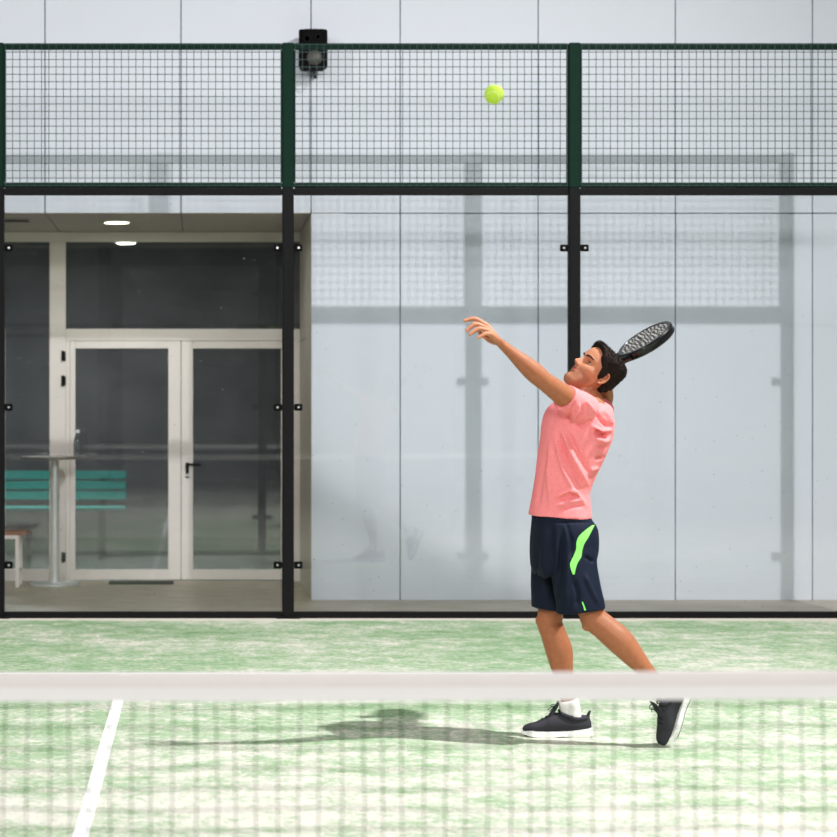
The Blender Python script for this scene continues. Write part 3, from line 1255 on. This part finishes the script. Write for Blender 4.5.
# legs
def leg(hip, kn, an, fr, kfwd):
    d = nrm(an - kn)
    side = np.array([0, 1.0, 0])
    body.limb([hip + (kn - hip) * .0, hip + (kn - hip) * .35, hip + (kn - hip) * .72, kn - (kn - hip) * .06, kn, kn + (an - kn) * .12],
              [(.075, .072), (.072, .068), (.062, .060), (.056, .057), (.054, .058), (.051, .054)], ref=side)
    calf = nrm(np.cross(d, side))
    if calf.dot(kfwd) > 0:
        calf = -calf
    body.limb([kn, kn + (an - kn) * .18 + calf * .006, kn + (an - kn) * .36 + calf * .012, kn + (an - kn) * .55 + calf * .008, kn + (an - kn) * .80 + calf * .002, an],
              [(.052, .054), (.055, .058), (.056, .0605), (.047, .051), (.034, .035), (.034, .0345)], ref=side)
    body.ball(kn + kfwd * .044 + d * .004, .021, .024, .026)
    body.limb([kn + kfwd * .036 + d * .03, kn + (an - kn) * .45 + kfwd * .022], [.018, .014])
    body.limb([an, fp(fr, .085, 0, .06), fp(fr, .15, 0, .045), fp(fr, .21, 0, .040)], [(.034, .034), (.030, .030), (.028, .024), (.026, .016)], ref=fr[2])


KF_R = nrm(np.array([-.97, 0, .2]))
KF_L = nrm(np.array([-.74, 0, -.67]))
leg(HIP_L, KN_L, AN_L, FR_L, KF_L)
leg(HIP_R, KN_R, AN_R, FR_R, KF_R)

bme = body.fuse(.0028, 3, .5)
bme.name = 'person_body'
co = coords(bme)
# vertex tones: lips, beard shade, nails, knuckles
hd_ = to_head(co)
base = np.tile(np.array(s2l((160, 104, 77))[:3]), (len(co), 1))
inhead = (hd_[:, 0] > .0) & (np.abs(hd_[:, 1]) < .09) & (hd_[:, 2] > -.02) & (hd_[:, 2] < .24)


def tint(w, rgb):
    global base
    w = np.clip(w, 0, 1)[:, None]
    base = base * (1 - w) + w * np.array(s2l(rgb)[:3])


hx, hy, hz = hd_.T
tint(inhead * .55, (192, 133, 106))
stub = inhead * np.clip((.078 - hz) / .012, 0, 1) * np.clip((hx - .005) / .02, 0, 1)
tint(stub * .42, (112, 76, 58))
lips = inhead * (hx > .06) * np.exp(-((hy) / .021) ** 4) * np.exp(-((hz - .0607) / .0095) ** 4)
tint(lips * .8, (176, 92, 84))
slit = inhead * (hx > .06) * np.exp(-((hy) / .022) ** 4) * np.exp(-((hz - 7 * hy ** 2 - .0602) / .0022) ** 2)
tint(slit * .9, (88, 36, 32))
nost = inhead * (hx > .07) * (np.exp(-(((np.abs(hy) - .007) / .0035) ** 2)) * np.exp(-((hz - .0765) / .003) ** 2))
tint(nost * .9, (84, 42, 32))
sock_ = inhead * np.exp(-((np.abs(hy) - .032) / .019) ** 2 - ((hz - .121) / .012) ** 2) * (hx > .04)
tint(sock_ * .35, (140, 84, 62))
tint(inhead * (hx > .08) * np.exp(-(hy / .02) ** 2 - ((hz - .086) / .012) ** 2) * .35, (206, 128, 104))
tips = np.zeros(len(co))
for nme, j in K.items():
    tips = np.maximum(tips, np.exp(-(np.linalg.norm(co - P(*j[3]), axis=1) / .012) ** 2))
    tips = np.maximum(tips, .5 * np.exp(-(np.linalg.norm(co - P(*j[1]), axis=1) / .012) ** 2))
handw = np.clip((W_L[0] + .0 - co[:, 0]) / .05, 0, 1) * (co[:, 2] > 1.6)
tint(handw * .45, (214, 150, 118))
tint(tips * .45, (228, 162, 140))
ca = bme.color_attributes.new('tone', 'FLOAT_COLOR', 'POINT')
ca.data.foreach_set('color', np.hstack([base, np.ones((len(co), 1))]).reshape(-1))
bme.materials.append(M['skin'])
person = link('person', bme)
person['label'] = 'person in pink t-shirt and navy shorts reaching up, racket held behind the head'
person['category'] = 'person'

# ---- eyes, brows, hair
def child_mesh(name, me, m, parent=person):
    me.name = name
    for k in (m if isinstance(m, (list, tuple)) else [m]):
        me.materials.append(k)
    return link(name, me, parent)


for s in (-1, 1):
    b = MB()
    c = Vector(hw(head_surface(s * .032, .119) - .0068, s * .032, .119))
    look = Vector(nrm(HF + .1 * U0))
    mtx = Matrix.Translation(c) @ look.to_track_quat('Z', 'Y').to_matrix().to_4x4()
    bmesh.ops.create_uvsphere(b.bm, u_segments=28, v_segments=20, radius=.0122, matrix=mtx)
    for f in b.bm.faces:
        f.smooth = True
        if (f.calc_center_median() - c).normalized().dot(look) > .875:
            f.material_index = 1
    b.build('eye', [M['eye_white'], M['iris']], person, sharp=False)
    # brow: a thin furry ridge
    sp = Soup()
    pts = []
    for k in range(11):
        u_ = k / 10
        yy = s * (.011 + .040 * u_)
        z_ = .1365 + .0075 * math.sin(min(1, u_ * 1.25) * PI * .62) - .003 * u_
        x_ = head_surface(yy, z_) + .0008
        pts.append(hw(x_, yy, z_))
    sp.limb(pts, [(.0018, .003), (.002, .004), (.002, .0044), (.002, .0044), (.002, .0042), (.002, .004), (.002, .0038), (.002, .0034), (.0018, .003), (.0016, .0024), (.0012, .0016)], ref=HF, per=3, n=10)
    me = bpy.data.meshes.new('eyebrow')
    me.from_pydata(sp.v, [], sp.f)
    child_mesh('eyebrow', me, M['hair'])
    # lashes line
    sp = Soup()
    pts = []
    for k in range(9):
        u_ = -1 + 2 * k / 8
        pts.append(hw(head_surface(s * .032, .119) + .0078 - .0055 * u_ * u_ + (-.0035 if u_ * s > 0 else 0) * abs(u_), s * .032 + u_ * .015, .119 + .0050 * (1 - u_ * u_) + .0006))
    sp.limb(pts, [.0008, .0013, .0016, .0017, .0017, .0017, .0016, .0013, .0008], ref=HF, per=2, n=8)
    me = bpy.data.meshes.new('eyelash')
    me.from_pydata(sp.v, [], sp.f)
    child_mesh('eyelash', me, M['lace'])

BX, BY, BZ = head_grid(False)
th = np.linspace(0, 2 * PI, NTH, endpoint=False)
az = np.abs(np.degrees(np.arctan2(BY, BX - .0)))            # 0 front .. 180 back
hl = np.interp(az, [0, 20, 38, 48, 58, 68, 80, 92, 98, 108, 125, 150, 180], [.202, .198, .188, .164, .153, .145, .098, .095, .135, .136, .070, .050, .045])
rag = np.array([[noise.noise(Vector((BX[i, j] * 130, BY[i, j] * 130, BZ[i, j] * 130))) for j in range(NTH)] for i in range(NZ)])
mk = np.clip((BZ - hl + rag * .003) / .010, -1, 1)
top = np.clip((BZ - .165) / .05, 0, 1)
top = top * top * (3 - 2 * top)
front = np.clip((60 - az) / 50, 0, 1)
thick = .0115 + .006 * top + .010 * top * front * np.clip((.236 - BZ) / .03, .35, 1)
big = np.array([[noise.noise(Vector((BX[i, j] * 45 + 3, BY[i, j] * 45, BZ[i, j] * 45))) for j in range(NTH)] for i in range(NZ)])
T = np.where(mk > 0, thick * np.sqrt(np.clip(mk, 0, 1)) * (1 + .25 * big + .15 * rag), mk * .012)
# outward direction in head coordinates
cxm = ((fr_ + bk_) / 2)[:, None]
NXv = (BX - cxm) / ((fr_ - bk_) / 2)[:, None] ** 2
NYv = BY / wd_[:, None] ** 2
NZv = (BZ - .12) / .13 ** 2 * 1.1
ln = np.sqrt(NXv ** 2 + NYv ** 2 + NZv ** 2) + 1e-9
HXv, HYv, HZv = BX + T * NXv / ln, BY + T * NYv / ln, BZ + T * NZv / ln
HXv += top * front * np.clip(mk, 0, 1) * .003
keep = T > -.009
b = MB()
vs = {}


def hv(i, j):
    j %= NTH
    if (i, j) not in vs:
        vs[(i, j)] = b.bm.verts.new(hw(HXv[i, j], HYv[i, j], HZv[i, j]))
    return vs[(i, j)]


for i in range(NZ - 1):
    for j in range(NTH):
        if keep[i, j] or keep[i + 1, j] or keep[i, (j + 1) % NTH] or keep[i + 1, (j + 1) % NTH]:
            f = b.bm.faces.new((hv(i, j), hv(i, j + 1), hv(i + 1, j + 1), hv(i + 1, j)))
            f.smooth = True
f = b.bm.faces.new([hv(NZ - 1, j) for j in range(NTH)])
# short tufts
cand = [(i, j) for i in range(2, NZ - 1) for j in range(NTH) if mk[i, j] > .35]
for i, j in random.sample(cand, 1100):
    p = Vector(hw(HXv[i, j], HYv[i, j], HZv[i, j]))
    nn = Vector((NXv[i, j] * HF + NYv[i, j] * HL + NZv[i, j] * U0) / ln[i, j])
    tp, fr2 = top[i, j], top[i, j] * front[i, j]
    flow = Vector(-U0 * (1 - tp) * .9 - HF * .25 * (1 - fr2) + (HF * .3 + U0 * .9) * fr2) + Vector((random.uniform(-.35, .35), random.uniform(-.35, .35), random.uniform(-.35, .35)))
    dr = (nn * (.18 + .3 * fr2) + flow).normalized()
    ln_ = .004 + .003 * tp + .003 * fr2
    b.tube([p - nn * .003, p + dr * ln_ * .5 + nn * .001, p + dr * ln_], [.0021, .0016, .0003], 5)
b.build('hair', M['hair'], person, sharp=False)

# ---- shirt
sh = Soup()
sh.rings(smooth_rings(torso[:-2] + [(586, 399.2, 0, 19, 15, .10)], 8, YAW, 1.0, 2.35))
cuffL = S_L + (E_L - S_L) * .46
sh.limb([S_L - ul * .03, S_L + ul * .03, (S_L + cuffL) / 2 + np.array([0, 0, -.004]), cuffL + np.array([.0, 0, -.005])],
        [(.070, .074), (.068, .072), (.062, .066), (.060, .062)], ref=(0, 1, .25), round_ends=False)
cuffR = S_R + (E_R - S_R) * .55
sh.limb([S_R - ur * .03, (S_R + cuffR) / 2, cuffR], [.066, .062, .060], round_ends=False)
sh.limb([P(592, 415, .13), P(588, 406, .02), P(583, 408, -.12)], [.045, .046, .045])
sh.ball(P(603, 424, .02), .050, .10, .05)
sme = sh.fuse(.0045, 6, .5)
co, no = coords(sme), normals(sme)
co = noise_disp(co, no, 14, .0035, 3.1)


def folds(co, lst):
    for poly, sig, amp in lst:
        sme_.vertices.foreach_set('co', co.reshape(-1))
        sme_.update()
        co = fold(co, normals(sme_), poly, sig, amp * 1.9)
    return co


sme_ = sme
co = folds(co, [
    ([(562, 430), (572, 455), (587, 484)], 2.2, .0075),
    ([(559, 436), (567, 459), (582, 487)], 1.8, -.006),
    ([(555, 437), (563, 470), (573, 490), (586, 506)], 2.2, .007),
    ([(568, 432), (580, 456), (590, 474)], 2.2, -.006),
    ([(551, 441), (548, 470), (551, 509)], 2.4, .005),
    ([(546, 450), (542, 475), (538, 505)], 2.4, -.004),
    ([(555, 497), (569, 490), (578, 493)], 1.8, .006),
    ([(556, 501), (570, 495), (580, 498)], 1.5, -.005),
    ([(556, 506), (568, 502), (582, 500)], 1.8, .005),
    ([(557, 511), (570, 507), (584, 506)], 1.6, -.004),
    ([(592, 426), (600, 431), (611, 430)], 1.8, .008),
    ([(595, 431.5), (603, 436), (609, 435)], 2.2, -.013),
    ([(596, 439), (604, 441.5), (609, 440)], 1.8, .007),
    ([(598, 447), (606, 447)], 1.6, -.006),
    ([(596, 459), (603, 457)], 1.6, -.007),
    ([(590, 470), (598, 468)], 1.8, .005),
    ([(597, 413), (602, 421), (609, 427)], 1.9, -.010),
    ([(602, 410), (608, 416), (612, 425)], 1.8, .006),
    ([(566, 420), (572, 412), (575, 402)], 1.5, -.006),
    ([(571, 421), (577, 413), (579, 403)], 1.5, .006),
    ([(576, 422), (582, 414), (583, 405)], 1.5, -.005),
    ([(585, 400), (592, 408), (596, 414)], 1.6, .004),
    ([(576, 426), (586, 424), (592, 420)], 2.0, -.005),
])
# hem and cuff edges: small rolled rim
set_coords(sme, co)
child_mesh('t_shirt', sme, M['shirt'])

# ---- shorts
so = Soup()
so.rings(smooth_rings([(560.5, 514.0, 0, 28.4, 4, .148), (561.5, 518, 0, 29.2, 4, .153), (564, 530, 0, 32.5, 0, .168), (564, 549, 0, 33.2, 0, .176), (562.5, 566, 0, 31.5, 0, .172), (563, 575, 0, 28.5, 0, .15)], 6, 0, 1.0, 2.4))


def shorts_leg(spec):
    rows = [ering(P(px, py, dy), a / (F / D0), math.radians(tl), w, 0, ex=2.2) for px, py, dy, a, tl, w in spec]
    so.rings(rows)


shorts_leg([(571, 545, -.085, 24, 0, .085), (573, 565, -.092, 23.5, 2, .097), (577, 587, -.10, 23.5, -4, .105), (580, 603, -.105, 23.7, -7, .110), (580.8, 610.5, -.107, 23.9, -8, .111)])
shorts_leg([(553, 545, .085, 20, 0, .085), (552.5, 565, .09, 21, 0, .095), (551.5, 587, .095, 20.5, 2, .10), (551.5, 609, .10, 20, 6, .104)])
ome = so.fuse(.0045, 4, .5)
co, no = coords(ome), normals(ome)
co = noise_disp(co, no, 11, .004, 9.4)
sme_ = ome
co = folds(co, [
    ([(562, 530), (561, 560), (557, 606)], 2.4, -.007),
    ([(567, 528), (568, 560), (566, 605)], 2.6, .006),
    ([(545, 522), (544, 560), (547, 600)], 3, .005),
    ([(552, 522), (552, 560), (554, 600)], 2.2, -.005),
    ([(585, 575), (592, 592), (598, 604)], 2.2, .005),
    ([(574, 580), (578, 596), (577, 606)], 2.2, -.005),
    ([(537, 548), (536, 580), (539, 604)], 2.0, -.005),
    ([(585, 556), (594, 562)], 1.8, -.006),
    ([(566, 522), (572, 540), (570, 556)], 1.6, -.005),
    ([(531, 520.5), (560, 522.5), (592, 522)], 1.0, -.003),
] + [([(534 + 4.2 * k, 516.5), (534 + 4.2 * k, 523)], 1.0, .0012) for k in range(14)])
set_coords(ome, co)
shorts = child_mesh('shorts', ome, M['shorts'])

# green side flash laid on the shorts
bv = BVHTree.FromPolygons([tuple(v) for v in co], [tuple(p.vertices) for p in ome.polygons])


def patch(rows, name, m, parent, lift=.0022):
    """rows: list of (left, right) picture points; projected on the cloth from the side"""
    b = MB()
    nn = 6
    grid = []
    for (l, r) in rows:
        row = []
        for k in range(nn + 1):
            px = l[0] + (r[0] - l[0]) * k / nn
            py = l[1] + (r[1] - l[1]) * k / nn
            o_ = at(px, py, 8.6)
            d_ = (at(px, py, 9.6) - o_).normalized()
            hit = bv.ray_cast(o_, d_)
            if hit[0] is None:
                hit = bv.find_nearest(at(px, py, 9.25))
            row.append(b.bm.verts.new(hit[0] + hit[1] * lift if hit[1].y < 0 else hit[0] - hit[1] * lift))
        grid.append(row)
    for a, c in zip(grid[:-1], grid[1:]):
        for k in range(nn):
            f = b.bm.faces.new((a[k], a[k + 1], c[k + 1], c[k]))
            f.smooth = True
    o = b.build(name, m, parent, sharp=False)
    return o


def subdiv_rows(rows, per=5):
    A = catmull([list(l) + list(r) for l, r in rows], per)
    return [((x[0], x[1]), (x[2], x[3])) for x in A]


patch(subdiv_rows([((592, 525.5), (594.3, 525)), ((585.5, 530), (591.5, 530.5)), ((579, 536), (588, 537.5)), ((576.5, 542), (584, 544)), ((576, 549), (582, 551)),
                   ((573.5, 556), (581, 557)), ((569.8, 563.5), (577.5, 563)), ((571, 570), (575.5, 569.5)), ((573, 574.5), (574.5, 574.5))]), 'side_flash', M['lime'], shorts)
patch(subdiv_rows([((581.8, 602), (583, 601.8)), ((583.4, 607), (584.8, 606.8)), ((584.2, 610.5), (586, 610.2))], 4), 'hem_slit', M['lime'], shorts)


# ---- shoes and socks
def shoe(fr, an, name_side):
    sp = Soup()
    rows = [(-.004, .020, .030, .070), (.006, .030, .024, .092), (.03, .038, .022, .096), (.06, .041, .022, .090), (.09, .0415, .022, .090), (.12, .040, .022, .104), (.15, .0415, .022, .108),
            (.18, .044, .022, .096), (.21, .047, .022, .081), (.24, .047, .022, .066), (.265, .043, .022, .060), (.285, .036, .022, .053), (.298, .022, .022, .044), (.302, .008, .024, .032)]
    q = catmull(rows, 4)
    rings = []
    for x, w, z0, z1 in q:
        rg = []
        for k in range(32):
            t_ = 2 * PI * k / 32
            cs, sn = math.cos(t_), math.sin(t_)
            y = w * (abs(cs) ** .8) * (1 if cs > 0 else -1) * (1 - .16 * max(0, sn))
            zc = (z0 + z1) / 2
            z = zc + (z1 - z0) / 2 * (abs(sn) ** .8) * (1 if sn > 0 else -1)
            rg.append(fp(fr, x, y, z))
        rings.append(rg)
    sp.rings(rings)
    sp.limb([fp(fr, .185, 0, .082), fp(fr, .165, 0, .112), fp(fr, .150, 0, .135), fp(fr, .143, 0, .157)], [(.028, .009), (.027, .008), (.026, .006), (.023, .004)], ref=fr[2], per=4)
    sp.limb([fp(fr, .012, 0, .070), fp(fr, .008, 0, .098), fp(fr, .000, 0, .116)], [(.024, .008), (.020, .007), (.013, .004)], ref=fr[2], per=4)
    sp.limb([fp(fr, .02, .030, .088), fp(fr, .07, .037, .086), fp(fr, .13, .033, .108)], [.0075, .0085, .0075], n=10)
    sp.limb([fp(fr, .02, -.030, .088), fp(fr, .07, -.037, .086), fp(fr, .13, -.033, .108)], [.0075, .0085, .0075], n=10)
    me = sp.fuse(.003, 3, .5)
    o = child_mesh('shoe', me, M['knit'])
    o['label'] = name_side
    # sole
    b = MB()
    prof = [(-.014, .010), (-.010, .024), (.0, .032), (.03, .0375), (.08, .0385), (.13, .0395), (.18, .046), (.22, .050), (.255, .047), (.28, .037), (.297, .021), (.306, .006)]
    qq = catmull(prof, 3)
    outline = [(x, w) for x, w in qq] + [(x, -w) for x, w in reversed(qq)]
    rs = []
    for f_, hfun in ((.90, 0), (.985, .12), (1.0, .5), (.985, .95), (.90, 1.0)):
        rg = []
        for x, y in outline:
            top_ = .040 - .0135 * min(1, max(0, (x - .02) / .11)) + (.005 if x > .26 else 0)
            if x < 0:
                top_ += .004
            bot = .0 + (.010 * max(0, (x - .24) / .066) ** 1.6) + (.006 * max(0, (-x) / .014))
            bot += .004 * math.exp(-((x - .125) / .03) ** 2)
            rg.append(Vector(fp(fr, .14 + (x - .14) * (f_ * .5 + .5), y * f_, bot + (top_ - bot) * hfun)))
        rs.append(rg)
    b.rings(rs)
    b.build('sole', M['sole'], o)
    b = MB()
    rs = []
    for hfun in (0, 1):
        rg = []
        for x, y in outline:
            bot = .0 + (.010 * max(0, (x - .24) / .066) ** 1.6) + (.006 * max(0, (-x) / .014)) + .004 * math.exp(-((x - .125) / .03) ** 2)
            rg.append(Vector(fp(fr, .14 + (x - .14) * .94, y * .9, bot - .0035 + .0034 * hfun)))
        rs.append(rg)
    b.rings(rs)
    b.build('outsole', M['sole_dark'], o)
    # laces
    b = MB()
    for k in range(5):
        x = .142 + k * .019
        z = .118 - k * .0088
        z = np.interp(x, [.12, .15, .18, .21, .24], [.108, .112, .100, .085, .070]) + (.012 if k == 0 else .003)
        pts = [fp(fr, x - .004 * math.cos(t_), .026 * math.sin(t_ * .5 * PI / 1.0), z - .016 * abs(math.sin(t_ * .5 * PI)) ** 2) for t_ in np.linspace(-1, 1, 9)]
        b.tube([Vector(p) for p in pts], .0024, 6)
    for s in (-1, 1):
        c0 = fp(fr, .150, 0, .130)
        loop = []
        for k in range(13):
            a = k / 12 * 2 * PI
            loop.append(Vector(c0 + fr[1] * (.012 + .012 * math.sin(a)) + fr[2] * s * (.013 - .013 * math.cos(a)) + fr[3] * (.002 + .008 * math.sin(a / 2))))
        b.tube(loop, .0021, 6)
        b.tube([Vector(c0), Vector(c0 + fr[1] * .018 + fr[2] * s * .02 + fr[3] * .002), Vector(c0 + fr[1] * .034 + fr[2] * s * .03 - fr[3] * .014)], .0019, 6)
    b.build('laces', M['lace'], o)
    # sock
    sk = Soup()
    c0, c1 = fp(fr, .072, 0, .060), an
    kd = nrm((KN_L if fr is FR_L else KN_R) - an)
    sk.limb([c0, c0 * .5 + c1 * .5, c1, an + kd * .018], [(.026, .036), (.032, .044), (.039, .046), (.040, .0455)], ref=fr[2], per=5, n=28, round_ends=False)
    me = sk.fuse(.003, 2)
    child_mesh('sock', me, M['sock'])
    return o


shoe(FR_R, AN_R, 'dark grey knit running shoe flat on the turf')
shoe(FR_L, AN_L, 'dark grey knit running shoe standing on its toe with the heel lifted')

# ---- racket
t = empty('padel_racket', Vector(rk(.0, 0, 0)), 'black padel racket with a grey patterned face held behind the head', 'racket')


def outline(sc=1.0, n=72):
    """teardrop head in racket coordinates"""
    pts = []
    for k in range(n):
        a = 2 * PI * k / n
        cs, sn = math.cos(a), math.sin(a)
        l_ = .138
        w = .125 * (1 - .10 * max(0, -cs) ** 2)
        pts.append((.312 + l_ * sc * cs * 1.03, w * sc * sn))
    return pts


def ringband(prof, n=72):
    rs = []
    for sc, nn in prof:
        rs.append([Vector(rk(a, s, nn)) for a, s in outline(sc, n)])
    return rs


b = MB()
b.rings(ringband([(.86, -.0195), (.96, -.0195), (1.0, -.013), (.99, -.004), (.985, 0), (.99, .004), (1.0, .013), (.96, .0195), (.86, .0195), (.845, .016), (.845, -.016)]), True, False, True)
b.build('frame', M['racket_black'], t)
b = MB()
b.rings(ringband([(.02, .0172), (.4, .0172), (.85, .0172), (.85, -.0172), (.4, -.0172), (.02, -.0172)]), True, True)
b.build('face', M['racket_face'], t)
b = MB()
for i in range(-4, 5):
    for j in range(-4, 5):
        a, s = .312 + i * .024, j * .024 + (.012 if i % 2 else 0)
        if ((a - .312) / .112) ** 2 + (s / .098) ** 2 < 1:
            rs = []
            for nn in (-.0178, .0178):
                rs.append([Vector(rk(a + .0055 * math.cos(t_), s + .0055 * math.sin(t_), nn)) for t_ in [2 * PI * k / 12 for k in range(12)]])
            b.rings(rs, False)
b.build('holes', M['lace'], t)
for s in (-1, 1):
    b = MB()
    pts = [(.118, s * .013), (.145, s * .022), (.170, s * .042), (.190, s * .062)]
    q = catmull([list(p) for p in pts], 4)
    rs = []
    for i, (a, ss) in enumerate(q):
        w = .010 + .004 * i / len(q)
        rs.append([Vector(rk(a, ss + w * math.cos(t_), .0165 * math.sin(t_))) for t_ in [2 * PI * k / 14 for k in range(14)]])
    b.rings(rs)
    b.build('throat', M['racket_black'], t)
b = MB()
rs = []
for a, w, h_ in ((-.0, .014, .014), (.002, .019, .017), (.010, .019, .017), (.014, .0165, .0150), (.06, .0165, .0150), (.118, .0165, .0150), (.135, .022, .0155), (.15, .026, .014)):
    rs.append([Vector(rk(a, w * math.cos(t_), h_ * math.sin(t_))) for t_ in [2 * PI * k / 20 for k in range(20)]])
b.rings(rs)
b.build('handle', M['grip'], t)

# ------------------------------------------------------------------ light
def flood_or_fill(x, y, z, tx_, ty_, tz_, power, size=(.55, .40), spread=180):
    l = bpy.data.lights.new('flood_or_fill_light', 'AREA')
    l.shape = 'RECTANGLE'
    l.size, l.size_y = size
    l.energy = power
    l.spread = math.radians(spread)
    l.color = (1.0, .985, .965)
    o = bpy.data.objects.new('flood_or_fill_light', l)
    o.location = (x, y, z)
    d = Vector((tx_ - x, ty_ - y, tz_ - z))
    o.rotation_euler = d.to_track_quat('-Z', 'Y').to_euler()
    COL.objects.link(o)
    return o


flood_or_fill(5.3, 7.9, 7.2, 0.8, 10.2, 0.0, 500, (.17, .17), spread=128)
flood_or_fill(-6.1, 7.9, 7.2, -0.6, 10.8, 0.0, 150, spread=128)
flood_or_fill(5.3, 0.9, 7.2, 0.5, 9.5, 0.0, 90, spread=128)
flood_or_fill(-6.1, 0.9, 7.2, -0.4, 9.5, 0.0, 60, spread=128)
flood_or_fill(-.4, -8.0, 7.3, 0.5, 11.5, 0.0, 200, (9.0, 1.6), spread=64)  # unseen fill light added behind the camera to even out the back wall
l = bpy.data.lights.new('lobby_fill', 'AREA')  # unseen fill light added so the lobby bench shows through the glass
l.shape = 'DISK'
l.size = .5
l.energy = 190
o = bpy.data.objects.new('lobby_fill', l)
o.location = (-1.6, 20.0, 3.1)
COL.objects.link(o)
l = bpy.data.lights.new('downlight_lamp', 'AREA')
l.shape = 'DISK'
l.size = .18
l.energy = 7
l.color = (1, .97, .86)
o = bpy.data.objects.new('downlight_lamp', l)
o.location = (-.663, 16.70, Z_N - .02)
COL.objects.link(o)

w = bpy.data.worlds.new('hall')
scene.world = w
w.use_nodes = True
nt = w.node_tree
bg = nt.nodes['Background']
bg.inputs['Color'].default_value = (.93, .96, 1.0, 1)
bg.inputs['Strength'].default_value = .15

# ------------------------------------------------------------------ camera
cam = bpy.data.cameras.new('camera')
cam.sensor_width = 36
cam.sensor_fit = 'HORIZONTAL'
cam.lens = F / 837 * 36
cam.shift_x = (418.5 - CX) / 837
cam.shift_y = -(418.5 - CY) / 837
cam.dof.use_dof = True
cam.dof.focus_distance = 10.6
cam.dof.aperture_fstop = 3.2
cam.clip_end = 200
co_ = bpy.data.objects.new('camera', cam)
co_.location = (0, 0, H)
co_.rotation_euler = (PI / 2, 0, 0)
COL.objects.link(co_)
scene.camera = co_
scene.view_settings.view_transform = 'Standard'
scene.view_settings.look = 'None'
scene.view_settings.exposure = -0.02
scene.view_settings.use_curve_mapping = True
cm = scene.view_settings.curve_mapping
cv = cm.curves[3]
cv.points.new(0.06, 0.045)
cv.points.new(0.25, 0.245)
cv.points.new(0.60, 0.625)
cm.update()
scene.cycles.max_bounces = 10
scene.cycles.transparent_max_bounces = 16
